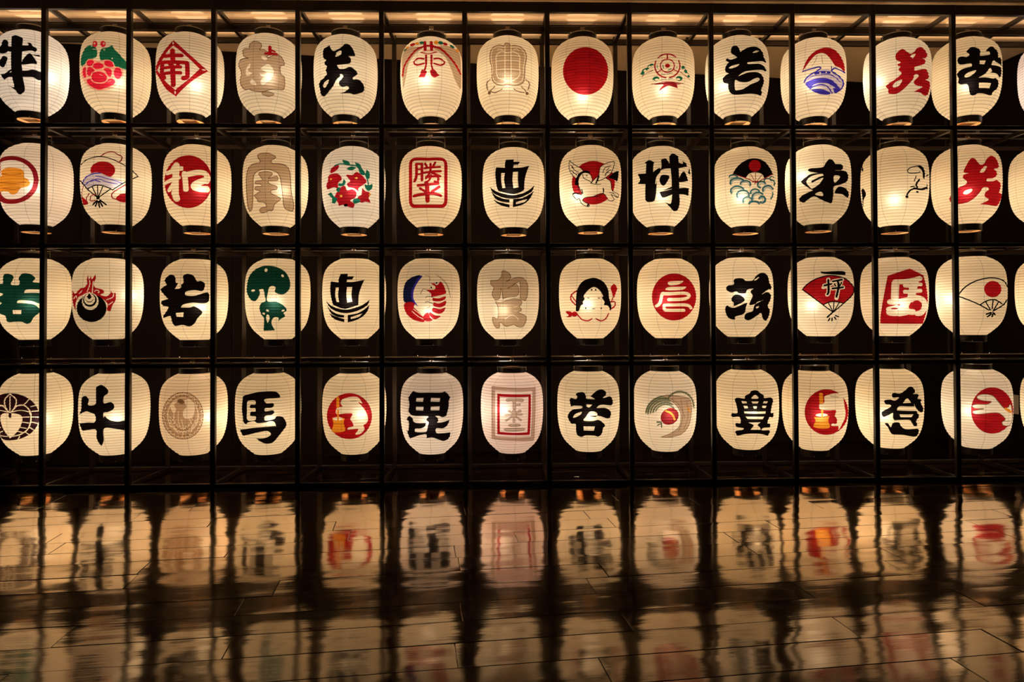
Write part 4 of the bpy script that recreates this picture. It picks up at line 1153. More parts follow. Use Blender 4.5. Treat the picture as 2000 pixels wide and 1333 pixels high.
wS41 -732,-709 -837,-845
wS41 -928,-656 -873,-827
wS41 -928,-656 -1069,-746
wS41 -1101,-514 -1101,-694
wS41 -1101,-514 -1261,-546
wS41 -1230,-296 -1285,-466
wS41 -1230,-296 -1390,-269
wS41 -1299,-30 -1403,-170
wS41 -1299,-30 -1440,56
NS33 382,54 476,134
NS33 382,54 477,-39
NS33 357,-249 466,-195
NS33 357,-249 432,-362
NS33 280,-535 398,-509
NS33 280,-535 332,-661
NS33 156,-791 278,-793
NS33 156,-791 183,-925
NS33 -10,-1005 110,-1036
NS33 -10,-1005 -10,-1141
NS33 -210,-1167 -97,-1226
NS33 -210,-1167 -236,-1300
NS33 -434,-1272 -334,-1355
NS33 -434,-1272 -485,-1396
NS33 -672,-1315 -589,-1418
NS33 -672,-1315 -745,-1424
NS33 -912,-1294 -850,-1414
NS33 -912,-1294 -1005,-1384
NS33 -1145,-1211 -1107,-1342
NS33 -1145,-1211 -1253,-1278
NS33 -1359,-1069 -1347,-1206
NS33 -1359,-1069 -1477,-1112
NS33 -1544,-875 -1558,-1012
NS33 -1544,-875 -1668,-892
NS33 -1692,-637 -1733,-769
NS33 -1692,-637 -1815,-626
NS33 -1796,-365 -1861,-487
NS33 -1796,-365 -1912,-326
NS33 -1849,-68 -1936,-175
NS33 -1849,-68 -1953,-3
NS33 -1849,238 -1954,153
NS33 -1849,238 -1936,327
NS33 -1797,540 -1913,482
NS33 -1797,540 -1863,648
NS33 -1695,822 -1818,793
NS33 -1695,822 -1735,946
NS33 -1548,1070 -1671,1073
NS33 -1548,1070 -1562,1201
NS33 -1363,1271 -1482,1304
NS33 -1363,1271 -1351,1402
NS33 -1150,1414 -1258,1475
NS33 -1150,1414 -1113,1539
NS33 -918,1494 -1011,1580
NS33 -918,1494 -857,1606
NS33 -678,1507 -752,1613
NS33 -678,1507 -595,1602
NS33 -440,1453 -491,1574
NS33 -440,1453 -340,1524
NS33 -216,1334 -242,1464
NS33 -216,1334 -103,1378
NS33 -16,1155 -16,1288
NS33 -16,1155 105,1171
NS33 151,926 178,1054
NS33 151,926 274,911
NS33 277,656 329,774
NS33 277,656 395,613
NS33 355,361 430,463
NS33 355,361 464,291
NS33 382,54 476,134
NS33 382,54 477,-39
NS33 -69,-89 36,-29
NS33 -69,-89 9,-198
NS33 -119,-330 -2,-301
NS33 -119,-330 -67,-456
NS33 -209,-542 -87,-547
NS33 -209,-542 -186,-676
NS33 -333,-713 -214,-751
NS33 -333,-713 -340,-848
NS33 -482,-832 -374,-901
NS33 -482,-832 -520,-960
NS33 -647,-892 -557,-986
NS33 -647,-892 -713,-1004
NS33 -818,-888 -752,-1003
NS33 -818,-888 -907,-978
NS33 -983,-822 -945,-951
NS33 -983,-822 -1090,-886
NS33 -1133,-697 -1125,-832
NS33 -1133,-697 -1251,-730
NS33 -1257,-522 -1280,-655
NS33 -1257,-522 -1379,-522
NS33 -1348,-307 -1400,-430
NS33 -1348,-307 -1466,-274
NS33 -1399,-65 -1478,-171
NS33 -1399,-65 -1505,-1
@404
kP -1784,1444* -1569,1566 -1002,1727 -440,1819 477,1786 833,1408 762,1325 -228,1280 -158,982 300,961 371,771 194,632 -228,614 -227,392 300,440 392,249 195,112 -227,57 -227,-279 407,-201 549,-24 978,-102 1232,-510 1233,-816 981,-1169 695,-1525 340,-1927 -85,-2032 -508,-1877 -859,-1598* -296,-1591 126,-1395 126,-1203 -156,-1058 -858,-1172 -1787,-1463* -2003,-1027* -1210,-836 -437,-760 337,-723 514,-737 407,-427 125,-333 -227,-428 -787,-454 -998,-305 -1457,-432 -1493,-584* -1744,-415 -1780,-42 -1853,549
wP -1480,1019 -1353,1172 -930,1178 -915,898 -1211,880 -1295,744 -1246,620 -929,624 -914,402 -1210,361 -1280,173 -1209,64 -893,31 -928,-229 -1457,-244 -1493,426
@405
rP 1258,-59 1094,-782 638,-1340 -14,-1637 -734,-1629 -1386,-1319 -1844,-764 -2010,-44 -1841,713 -1382,1329 -730,1665 -11,1657 639,1310 1094,694
wP -1004,944 -894,1242 -313,1425 270,1373 562,914* 270,1040 562,691 856,221 967,-241 856,-533 635,-665 708,-976 415,-1300 49,-1317 268,-945 -169,-928 -496,-959 -459,-808 -96,-702 -168,-398 -313,-171 -168,199 -603,242 -1297,189 -1260,639 -822,724*
oS217 -1202,1323 -1201,715
oS139 -1187,455 -1187,-180
oP -1631,-133* -1187,-30 -713,-131* -786,-470 -678,-999 -1117,-1163 -1635,-1127 -1520,-578
wP -837,-155 -873,-211 -974,-258 -1121,-287 -1284,-294 -1432,-279 -1535,-241 -1571,-189 -1534,-130 -1431,-78 -1284,-46 -1120,-38 -974,-59 -873,-101
oS124 -1187,44 -1187,-255
OS46 -1557,-580 -823,-545
kS31 -313,1131 160,1141
@406
kP -1755,1329* -1487,1720 -1336,1839* -1033,1727 -138,1737 682,1714 908,1805* 1134,1629 1362,1313* 1246,1099 1221,651 1053,-11* 751,-80 527,23* 229,35 415,-122 452,-349 377,-459 826,-447 1318,-303* 1128,-701 825,-904 302,-888 316,-1219 675,-1278 1358,-1273* 1283,-1661 903,-1896 451,-1736 3,-1557 -407,-1616* -443,-1320 -966,-1414 -1656,-1732* -1920,-1055* -1764,-1143 -1719,-477 -1874,-270 -1679,-1* -1450,-146 -1262,-472 -440,-465* -515,-708 -814,-882 -1226,-927 -1228,-1159 -666,-1169 -405,-1089 -292,-632 -254,-405 -425,-217 -290,31 -1260,20 -1563,109 -1732,318 -1677,812
wP -1145,1332* -622,1368* -660,1071* -1168,1071*
wP -65,1367* 605,1325* 544,1054* -103,1087*
wP -1169,698* -623,715* -646,431* -1169,437*
wP -81,714* 566,731* 528,435* -104,454*
@407
nP:N30 -1500,2100* 157,2014 1749,1975* 1732,117 1639,-1970* 104,-1866 -1518,-1810*
wP -1242,1827* 156,1781 1525,1756* 1475,148 1398,-1626* 105,-1610 -1257,-1551*
rP -1089,1613* 155,1560 1406,1522* 1398,156 1320,-1493* 106,-1437 -1102,-1400*
wP -899,1399* 154,1354 1227,1357* 1206,173 1142,-1275* 106,-1258 -910,-1205*
lP:N30 -447,1152 -259,1251 680,1237 868,1094 754,1010 303,1054 302,852 640,880 564,734 301,741 263,502 76,520 40,1057 -335,1042
lP:N23 -300,333 -150,409 -38,296 90,445 263,427 300,292 601,433 675,280 299,143 750,141 750,14 336,-8 711,-286 635,-396 238,-119 222,-458 57,-456 36,-117 -416,-422 -490,-325 -39,-3 -527,-9 -489,104 37,131
lP:N30 -191,-622 559,-620 559,-772 -192,-774
lP:N30 -456,-932 823,-939 860,-1096 -457,-1108
@408
kP -1403,1012* -1287,1156* -905,1082 -829,1274 -927,1455 -639,1593 -338,1587 -174,1330 -152,1144 109,1108 484,1106 148,1295* 562,1662 940,1799 1280,1635 1300,1374 1086,1162 1622,1238 1814,916 1734,585 1083,674 781,612 630,452 1233,425 1615,181 1675,-130 1458,-373 776,-140 102,-144 551,-209 665,14 478,170 104,172 -197,-208 -349,-477 325,-507 775,-443 1227,-850 1075,-1072 998,-1457 734,-1696 395,-1605 -206,-1592 -508,-1724 -810,-1624 -921,-1316 -954,-775 -1260,-765 -1489,-443 -1525,-141 -1176,274 -494,424 -493,574 -1098,582 -1290,529
wP -155,733* 294,697* 68,472* -118,545
wP -1141,-293 -949,-13 -495,161 -572,-31 -875,-235
wP -366,-897* 473,-906* 396,-1237* -353,-1220*
@409
nP:N39 -82,1286 288,1402 1176,1275 1779,1084 1968,606 1923,-304 1690,-1047 1160,-1546 267,-1760 -289,-1737* 417,-1441 1012,-989 1164,-384 1093,226 727,763 286,1066
DS55 -1320,39 -1434,-53
DS55 -1320,39 -1417,125
DS55 -1309,120 -1427,35
DS55 -1309,120 -1399,214
DS55 -1292,200 -1414,123
DS55 -1292,200 -1375,301
DS55 -1269,281 -1395,212
DS55 -1269,281 -1345,388
DS55 -1241,361 -1370,300
DS55 -1241,361 -1309,472
DS55 -1207,438 -1339,386
DS55 -1207,438 -1268,555
DS55 -1169,514 -1302,470
DS55 -1169,514 -1221,636
DS55 -1125,588 -1260,554
DS55 -1125,588 -1169,713
DS55 -1076,659 -1212,634
DS55 -1076,659 -1112,788
DS55 -1023,728 -1159,712
DS55 -1023,728 -1050,859
DS55 -966,793 -1101,787
DS55 -966,793 -984,927
DS55 -904,856 -1039,859
DS55 -904,856 -914,990
DS55 -838,914 -972,926
DS55 -838,914 -840,1050
DS55 -769,968 -901,990
DS55 -769,968 -762,1104
DS55 -697,1019 -826,1050
DS55 -697,1019 -681,1154
DS55 -622,1064 -748,1104
DS55 -622,1064 -597,1198
DS55 -544,1105 -666,1154
DS55 -544,1105 -511,1237
DS55 -463,1142 -582,1198
DS55 -463,1142 -422,1271
DS55 -381,1172 -495,1238
DS55 -381,1172 -332,1300
DS55 -297,1199 -406,1272
DS55 -297,1199 -240,1322
DS55 -211,1220 -316,1300
DS55 -211,1220 -147,1340
DS55 -125,1235 -223,1322
DS55 -125,1235 -53,1350
DS55 -1172,1 -1282,-93
DS55 -1172,1 -1271,86
DS55 -1163,86 -1278,1
DS55 -1163,86 -1254,179
DS55 -1146,172 -1267,94
DS55 -1146,172 -1230,272
DS55 -1123,255 -1248,188
DS55 -1123,255 -1198,362
DS55 -1092,338 -1221,280
DS55 -1092,338 -1158,452
DS55 -1055,419 -1186,372
DS55 -1055,419 -1111,538
DS55 -1011,496 -1144,461
DS55 -1011,496 -1058,621
DS55 -961,572 -1096,546
DS55 -961,572 -998,700
DS55 -905,644 -1040,629
DS55 -905,644 -931,775
DS55 -843,712 -978,708
DS55 -843,712 -860,846
DS55 -776,775 -910,783
DS55 -776,775 -783,911
DS55 -705,834 -837,853
DS55 -705,834 -701,971
DS55 -629,888 -758,917
DS55 -629,888 -614,1024
DS55 -549,936 -675,977
DS55 -549,936 -525,1071
DS55 -466,979 -587,1030
DS55 -466,979 -431,1112
DS55 -379,1015 -496,1076
DS55 -379,1015 -335,1145
DS55 -291,1046 -402,1115
DS55 -291,1046 -237,1172
DS55 -200,1070 -306,1149
DS55 -200,1070 -138,1191
DS55 -108,1087 -207,1174
DS55 -108,1087 -37,1203
DS55 -15,1098 -107,1193
DS55 -15,1098 64,1207
DS55 78,1102 -6,1204
DS55 78,1102 165,1204
DS55 171,1098 95,1208
DS55 171,1098 266,1194
DS55 -995,42 -1101,-42
DS55 -995,42 -1085,126
DS55 -982,129 -1093,56
DS55 -982,129 -1063,222
DS55 -959,217 -1076,153
DS55 -959,217 -1031,318
DS55 -928,302 -1049,249
DS55 -928,302 -989,410
DS55 -888,384 -1013,344
DS55 -888,384 -939,499
DS55 -841,464 -967,435
DS55 -841,464 -881,583
DS55 -786,539 -913,523
DS55 -786,539 -814,663
DS55 -724,610 -851,606
DS55 -724,610 -741,736
DS55 -655,675 -781,684
DS55 -655,675 -660,803
DS55 -581,735 -704,756
DS55 -581,735 -574,864
DS55 -501,788 -621,821
DS55 -501,788 -483,916
DS55 -416,835 -532,880
DS55 -416,835 -387,960
DS55 -328,874 -439,930
DS55 -328,874 -288,996
DS55 -236,905 -341,972
DS55 -236,905 -185,1024
DS55 -143,928 -240,1006
DS55 -143,928 -81,1042
DS55 -47,943 -137,1030
DS55 -47,943 24,1051
DS55 49,950 -33,1046
DS55 49,950 129,1051
DS55 145,949 73,1052
DS55 145,949 234,1041
DS55 241,940 178,1049
DS55 241,940 337,1022
DS55 335,922 282,1037
DS55 335,922 438,995
DS55 -805,111 -910,42
DS55 -805,111 -882,198
DS55 -782,199 -892,142
DS55 -782,199 -847,296
DS55 -748,284 -862,241
DS55 -748,284 -801,389
DS55 -703,367 -821,337
DS55 -703,367 -744,477
DS55 -649,444 -768,428
DS55 -649,444 -677,560
DS55 -586,516 -705,515
DS55 -586,516 -601,635
DS55 -515,582 -632,594
DS55 -515,582 -516,703
DS55 -436,640 -551,666
DS55 -436,640 -424,760
DS55 -351,689 -462,729
DS55 -351,689 -326,808
DS55 -262,729 -366,783
DS55 -262,729 -224,846
DS55 -168,760 -265,826
DS55 -168,760 -117,871
DS55 -71,781 -160,858
DS55 -71,781 -9,886
DS55 27,792 -53,879
DS55 27,792 100,888
DS55 125,792 56,889
DS55 125,792 208,880
DS55 222,782 165,886
DS55 222,782 314,859
DS55 318,761 272,872
DS55 318,761 417,827
DS55 410,731 377,846
DS55 410,731 516,784
DS55 497,692 477,810
DS55 497,692 608,731
DS55 -610,209 -716,163
DS55 -610,209 -665,304
DS55 -562,306 -672,278
DS55 -562,306 -600,410
DS55 -497,396 -609,387
DS55 -497,396 -518,505
DS55 -418,475 -529,485
DS55 -418,475 -422,589
DS55 -327,543 -433,572
DS55 -327,543 -313,656
DS55 -226,596 -325,643
DS55 -226,596 -194,705
DS55 -118,633 -208,696
DS55 -118,633 -69,736
DS55 -5,654 -84,731
DS55 -5,654 59,748
DS55 109,657 44,747
DS55 109,657 186,739
DS55 222,643 172,743
DS55 222,643 311,712
DS55 330,613 297,720
DS55 330,613 429,664
DS55 431,566 416,677
DS55 431,566 537,601
DS55 523,504 525,617
DS55 523,504 632,521
DS55 603,429 622,540
DS55 603,429 713,428
DS55 312,1143 180,1130
DS55 312,1143 279,1273
DS55 373,1227 240,1228
DS55 373,1227 353,1360
DS55 440,1303 308,1318
DS55 440,1303 434,1437
DS55 515,1371 385,1400
DS55 515,1371 522,1505
DS55 595,1431 469,1473
DS55 595,1431 616,1563
DS55 681,1481 560,1536
DS55 681,1481 715,1610
DS55 771,1520 656,1589
DS55 771,1520 818,1645
DS55 864,1550 756,1630
DS55 864,1550 923,1668
DS55 960,1568 861,1659
DS55 960,1568 1031,1680
DS55 1058,1576 967,1677
DS55 1058,1576 1140,1679
DS55 1156,1572 1076,1682
DS55 1156,1572 1249,1666
DS55 1253,1557 1185,1674
DS55 1253,1557 1356,1640
DS55 1350,1531 1293,1654
DS55 1350,1531 1461,1602
DS55 1444,1494 1400,1622
DS55 1444,1494 1563,1552
DS55 1535,1446 1503,1579
DS55 1535,1446 1660,1491
DS55 1621,1388 1604,1522
DS55 1621,1388 1752,1418
DS55 1702,1321 1699,1456
DS55 1702,1321 1838,1336
DS55 1778,1245 1788,1378
DS55 1778,1245 1916,1245
DS55 1847,1161 1871,1291
DS55 1847,1161 1987,1144
DS55 1908,1069 1946,1195
DS55 1908,1069 2049,1036
DS55 1961,971 2013,1091
DS55 1961,971 2101,922
DS55 2006,868 2071,979
DS55 2006,868 2143,804
DS55 2041,761 2119,863
DS55 2041,761 2174,683
DS55 2066,652 2157,743
DS55 2066,652 2193,561
DS55 2081,543 2183,621
DS55 2081,543 2200,440
DS55 2085,435 2197,499
DS55 2085,435 2196,321
dP 942,164 1007,-94 942,-367 760,-601 497,-754 205,-796 -58,-720 -240,-537 -305,-282 -240,-4 -58,239 205,398 497,439 760,355
oS140 22,274 500,14 718,-405
DS109 -280,-608 -578,-622
DS93 -244,-682 -246,-990
DS78 -281,-722 -542,-866
oS78 1660,566 1847,53
dP 942,164 1007,-94 942,-367 760,-601 497,-754 205,-796 -58,-720 -240,-537 -305,-282 -240,-4 -58,239 205,398 497,439 760,355
oS140 22,274 500,14 718,-405
NS31 1175,1125 1314,-241 1011,-1300
NS31 1624,872 1692,-273 1386,-1169
NS31 434,1141 1023,680 1465,-251
@410
kP -815,896 -631,1045 -123,1007 -85,1197 241,1392 387,1581 748,1618 1034,1391 1250,1236 1284,1047 1761,1057 1923,814 1829,445 1750,-80 1937,-102 1897,-443 1674,-379 1525,-674 1524,-867 1672,-881 1671,-1156 1231,-1159 1085,-1348 1597,-1385 1672,-1517 1525,-1826* 939,-1621 72,-1627 -658,-1841* -801,-1492 -288,-1330 -214,-1208 -723,-1130 -757,-860 -428,-834 -497,-378 -1010,-419 -1045,-153 -640,-81 -708,524
wP 382,1095 636,1283 851,1132 850,1020 382,1019
wP -342,810* 20,785* 55,673* -271,638*
wP -200,476* 89,471* 124,298* -129,266*
wP 380,793* 884,794* 810,659* 451,659*
wP 485,455* 773,455* 721,267* 533,267*
wP 1245,800* 1537,786* 1462,639* 1172,674*
wP 1134,487* 1461,473* 1350,290* 1132,336*
wP -167,60* 1384,61* 1346,-112* -132,-90*
wP -62,-316* 1272,-314* 1162,-516* 81,-501*
wP 151,-767* 1016,-725* 798,-952 941,-1109 1013,-1307* 291,-1305* 436,-1107 509,-952
@411
rP 2367,-71 2195,-754 1752,-1288 1138,-1587 466,-1585 -137,-1273 -553,-699 -697,33 -539,783 -112,1393 497,1732 1168,1731 1775,1383 2205,743
wP 671,1169 813,1320 1376,1461 1875,1358 2016,965 2083,424 2154,-49 2076,-499 1927,-787 1781,-1082 1637,-1264 1637,-988 1424,-973 1142,-924 1213,-770 1496,-784 1534,-439 1394,-203 1468,213 1011,226 383,296 352,711 667,792
oS266 450,1392 471,752
oS150 508,261 518,-233
wS216 491,601 558,337
oP -43,-291* 517,-310 1008,-193* 934,-574 1036,-1038 510,-1155 -85,-1025 59,-593
wP 917,-131 874,-180 753,-221 579,-244 386,-249 212,-232 92,-197 50,-149 93,-97 214,-53 388,-26 581,-22 755,-42 875,-82
oS117 520,33 517,-272
OS50 24,-670 934,-612
kS33 1092,1243 1657,1186
@412
kP 198,1222 334,1340 738,1311 1078,1537 1353,1796 1590,1752 1757,1444 1617,1263 1892,1247 1994,1088 1887,907 2168,799 2129,576 2308,75 2194,-166 1946,-12 1742,310 1642,544 1674,352 795,366 592,286 557,171 589,19 1601,-48 1944,-243 1978,-479 1801,-770 1870,-1092 1662,-1151 1492,-866 1324,-666 650,-668 346,-678 247,-451 251,-145 -22,-313 -363,-490 -498,-308 -427,-70 120,307 54,456 -217,480 -316,741 58,837 395,774 667,1008 263,997
wP 932,595* 1205,950 1472,611*
wP 687,-246* 1599,-255* 1495,-457* 753,-451*
wP 625,211* 1468,247 1740,173* 1739,44* 556,34*
kS139 589,-19 1807,-76
kP -301,-989 -96,-935 104,-1234 243,-914 648,-860 780,-1130 1116,-1363 1870,-1373 1979,-1645 1771,-1993 911,-1803 235,-1782 33,-1555 -99,-1247
@413
rP 2355,-26 2201,-749 1812,-1317 1269,-1641 674,-1649 140,-1330 -226,-740 -351,12 -209,780 172,1403 712,1752 1306,1756 1840,1412 2216,775
wP:N46 -262,381 30,515 673,544 931,740 419,802 67,938 102,1168 553,1278 1064,1159 1379,742 1761,236 2025,331 2195,462 2292,-496 2116,-1087 1684,-1034 1621,-795 1818,-574 1433,-135 921,-99 408,-193 -107,-224 -235,-41 154,101 476,193 -103,200
oS184 1858,192 2154,-70
NS46 1686,-721 2150,-773'''

TINT = {  # paper colour where it differs
    (1, 1): (.98, .91, .86), (2, 1): (.98, .86, .74), (4, 6): (.98, .84, .74), (4, 7): (.98, .81, .75), (2, 5): (.98, .88, .76),
    (1, 12): (.98, .87, .70), (4, 9): (.98, .85, .69), (4, 13): (.98, .86, .70), (1, 14): (.98, .86, .86), (4, 3): (.98, .79, .56),
}
BULB = {(1, 4): (0.0, -.01), (1, 6): (-.04, .0), (1, 1): (.08, -.01), (1, 7): (0, -.02), (2, 4): (.05, -.02), (3, 7): (-.03, -.08),
        (3, 6): (.0, -.1), (4, 3): (.09, -.03), (4, 7): (-.06, .02), (2, 12): (.0, -.09), (2, 11): (-.09, .08), (1, 12): (-.11, .0),
        (3, 10): (.0, .02), (3, 11): (-.05, -.06), (1, 10): (-.08, -.05), (4, 5): (.04, -.01), (2, 8): (-.08, -.07), (3, 13): (-.11, -.02),
        (3, 2): (.12, .03), (1, 3): (.03, -.07), (1, 8): (0, -.12), (1, 9): (0, -.08)}
LABEL = {
 (1, 1): 'cream paper lantern with a black brush character, at the near end of the top row',
 (1, 2): 'paper lantern painted with a pink peony and green leaves, top row',
 (1, 3): 'paper lantern with a red character inside a red diamond outline',
 (1, 4): 'paper lantern with a large grey character and a small red character above it',
 (1, 5): 'top row paper lantern with a flowing black cursive character',
 (1, 6): 'paper lantern painted with a grey curtain, red cord, bow and tassels',
 (1, 7): 'paper lantern painted with a grey outlined crest and two small tassels, top row',
 (1, 8): 'paper lantern with one large plain red disc, top row',
 (1, 9): 'paper lantern with a small red wheel emblem over a green pine tree',
 (1, 10): 'top row paper lantern with a thick looping black character, next to the pine tree lantern',
 (1, 11): 'paper lantern painted with a mountain on red sky above blue waves',
 (1, 12): 'top row paper lantern with a red cursive character',
 (1, 13): 'top row paper lantern with a black square-ended character beside the red character lantern',
 (1, 14): 'pinkish paper lantern cut off by the picture edge, top row',
 (2, 1): 'paper lantern with a golden blob inside a thin dark red ring',
 (2, 2): 'paper lantern painted with an open fan, red sun, pale blue waves and red cord',
 (2, 3): 'paper lantern with a pale brush character on a red disc, second row',
 (2, 4): 'paper lantern with a tall rounded grey character shaped like an arch, second row',
 (2, 5): 'paper lantern with a wreath of red flowers and green leaves',
 (2, 6): 'paper lantern with two red characters in a red rounded frame',
 (2, 7): 'second row paper lantern with a black sailing ship emblem',
 (2, 8): 'paper lantern with a white winged horse over a red disc',
 (2, 9): 'second row paper lantern with a wide black two-part brush character',
 (2, 10): 'paper lantern with a black fan, small red sun and teal waves',
 (2, 11): 'second row paper lantern with a cursive black character with pointed feet',
 (2, 12): 'paper lantern with a small black line drawing of a leaping horse',
 (2, 13): 'second row paper lantern with a large red cursive character',
 (2, 14): 'paper lantern cut off by the picture edge, second row',
 (3, 1): 'paper lantern with a large dark green character, third row',
 (3, 2): 'paper lantern with a black jewel ball wrapped in red flames',
 (3, 3): 'third row paper lantern with a heavy black character with a small square hole',
 (3, 4): 'paper lantern painted with a dark green pine tree in two rounded clumps',
 (3, 5): 'third row paper lantern with a black sailing ship emblem',
 (3, 6): 'paper lantern painted with a curled red prawn and blue shading',
 (3, 7): 'third row paper lantern with two faint grey characters one above the other',
 (3, 8): 'paper lantern with a white smiling mask face, black hair and red cords',
 (3, 9): 'paper lantern with a rounded pale seal character on a red disc, third row',
 (3, 10): 'third row paper lantern with a slanting bold black character',
 (3, 11): 'paper lantern with a red folding fan bearing a black character',
 (3, 12): 'paper lantern with a red five-sided game piece and pale character',
 (3, 13): 'paper lantern with a thin black outline fan and small red sun',
 (3, 14): 'paper lantern cut off by the picture edge, third row',
 (4, 1): 'paper lantern with a round plum-black leaf crest, bottom row',
 (4, 2): 'paper lantern with a cross-like black brush character, bottom row beside the leaf crest lantern',
 (4, 3): 'paper lantern with a round grey-brown crane crest, bottom row',
 (4, 4): 'bottom row paper lantern with a large black horse character',
 (4, 5): 'bottom row lantern with white rabbit on red disc, beside the black horse character',
 (4, 6): 'pinkish bottom row paper lantern with a wide blocky black character',
 (4, 7): 'pinkish paper lantern with a red rectangle inside a grey rectangle',
 (4, 8): 'bottom row paper lantern with a black character above a square, between framed and peach lanterns',
 (4, 9): 'paper lantern painted with a red fruit under fine olive grass strokes',
 (4, 10): 'bottom row paper lantern with a stacked tiered black character',
 (4, 11): 'bottom row lantern with white rabbit on red disc, beside the tiered black character',
 (4, 12): 'bottom row paper lantern with a black character under a roof-like stroke',
 (4, 13): 'paper lantern with a pale reaching hand on a red disc, bottom row',
 (4, 14): 'paper lantern cut off by the picture edge, bottom row',
}
PART_LABEL = {'k': 'black painted motif', 'K': 'plum-black painted motif', 'r': 'red painted motif', 'd': 'dark red painted motif', 'n': 'grey-brown painted motif',
              'G': 'dark green painted motif', 'g': 'green painted motif', 'h': 'pink and green painted motif', 'b': 'blue painted motif', 'p': 'blue and red painted motif', 'w': 'teal, black and red painted motif', 'l': 'grey and red painted motif'}

def _hermite(t, X, Y):
    X = np.array(X); Y = np.array(Y); t = np.clip(t, 0, 1)
    h = np.diff(X); d = np.diff(Y) / h
    m = np.empty(len(X)); m[0] = d[0] * 1.15; m[-1] = d[-1] * 1.1
    m[1:-1] = np.where(d[:-1] * d[1:] > 0, 3 * (h[:-1] + h[1:]) / ((2 * h[1:] + h[:-1]) / np.where(d[:-1] == 0, 1, d[:-1]) + (h[1:] + 2 * h[:-1]) / np.where(d[1:] == 0, 1, d[1:])), 0)
    i = np.clip(np.searchsorted(X, t, side='right') - 1, 0, len(X) - 2)
    s = (t - X[i]) / h[i]
    return (2 * s**3 - 3 * s**2 + 1) * Y[i] + (s**3 - 2 * s**2 + s) * h[i] * m[i] + (-2 * s**3 + 3 * s**2) * Y[i + 1] + (s**3 - s**2) * h[i] * m[i + 1]
def r_prof(z): return RM * _hermite((SH / 2 - z) / SH, PT, PQ)
# rounded version of the outline so the shade has no kinks
_zz = np.linspace(-SH / 2, SH / 2, 400)
_rr = r_prof(_zz); _k = np.hanning(15); _k /= _k.sum()
_pad = np.concatenate([2 * _rr[0] - _rr[1:8][::-1], _rr, 2 * _rr[-1] - _rr[-8:-1][::-1]])
_rs = np.convolve(_pad, _k, 'valid')
def r_base(z): return np.interp(z, _zz, _rs)
def r_rib(z):
    ph = (SH / 2 - z) / SH * NRIB
    return r_base(z) - .0038 * np.sin(np.pi * ph) ** 2

def catmull(pts, closed, corners, step=55.0):
    n = len(pts); out = []
    rng = range(n if closed else n - 1)
    for i in rng:
        p1 = pts[i]; p2 = pts[(i + 1) % n]
        p0 = pts[(i - 1) % n] if (closed or i > 0) else p1
        p3 = pts[(i + 2) % n] if (closed or i + 2 < n) else p2
        if corners[i]: p0 = p1
        if corners[(i + 1) % n]: p3 = p2
        L = math.hypot(p2[0] - p1[0], p2[1] - p1[1])
        k = max(1, min(8, int(L / step)))
        if corners[i] and corners[(i + 1) % n]: k = max(1, int(L / 150))
        for j in range(k):
            t = j / k; t2 = t * t; t3 = t2 * t
            out.append(tuple(.5 * (2 * p1[d] + (p2[d] - p0[d]) * t + (2 * p0[d] - 5 * p1[d] + 4 * p2[d] - p3[d]) * t2 + (3 * p1[d] - p0[d] - 3 * p2[d] + p3[d]) * t3) for d in (0, 1)))
    if not closed: out.append(tuple(pts[-1]))
    return out

def stroke_outline(p, w):
    h = w / 2; n = len(p); Lf = []; Rt = []
    def dirn(i):
        a = p[max(0, i - 1)]; b = p[min(n - 1, i + 1)]
        d = math.hypot(b[0] - a[0], b[1] - a[1]) or 1
        return (b[0] - a[0]) / d, (b[1] - a[1]) / d
    for i in range(n):
        dx, dy = dirn(i)
        Lf.append((p[i][0] - dy * h, p[i][1] + dx * h)); Rt.append((p[i][0] + dy * h, p[i][1] - dx * h))
    def cap(i, sg):
        dx, dy = dirn(i); a0 = math.atan2(dx * sg, -dy * sg); k = 4 if w > 60 else 2
        return [(p[i][0] + h * math.cos(a0 - math.pi * j / k), p[i][1] + h * math.sin(a0 - math.pi * j / k)) for j in range(1, k)]
    return Lf + cap(n - 1, 1) + Rt[::-1] + cap(0, -1)

def zigzag(poly):
    out = []; n = len(poly)
    for i in range(n):
        a = poly[i]; b = poly[(i + 1) % n]; L = math.hypot(b[0] - a[0], b[1] - a[1])
        out.append(a)
        if L > 20: out.append((a[0] * .5 + b[0] * .5 + (b[1] - a[1]) / L * 26, a[1] * .5 + b[1] * .5 - (b[0] - a[0]) / L * 26))
    return out

def parse():
    arts = {}; cur = None
    for l in ART.strip().split('\n'):
        if l[0] == '@': cur = arts.setdefault((int(l[1]), int(l[2:])), []); continue
        hd, rest = l.split(' ', 1)
        col = hd[0]; op = hd[1:]
        pts = []; cor = []
        for tok in rest.split():
            s = tok.endswith('*'); x, y = tok.rstrip('*').split(','); pts.append((float(x), float(y))); cor.append(s)
        if op[0] == 'P':
            poly = catmull(pts, True, cor)
            if op.endswith(':z'): poly = zigzag(catmull(pts, True, cor, 90))
            cur.append(('P', col, poly, None))
            if ':' in op and not op.endswith(':z'):
                e = op.split(':')[1]; w = float(e[1:])
                cl = poly + [poly[0]]
                cur.append(('S', e[0], stroke_outline(cl, w), (cl, w)))
        else:
            w = float(op[1:])
            c = catmull(pts, False, cor)
            cur.append(('S', col, stroke_outline(c, w), (c, w)))
    return arts

def in_poly(px, py, poly):
    P = np.array(poly); x0, y0 = P[:, 0], P[:, 1]; x1, y1 = np.roll(x0, -1), np.roll(y0, -1)
    res = np.zeros(len(px), bool)
    for a, b, c, d in zip(x0, y0, x1, y1):
        if b == d: continue
        k = (b > py) != (d > py)
        res ^= k & (px < (c - a) * (py - b) / (d - b) + a)
    return res

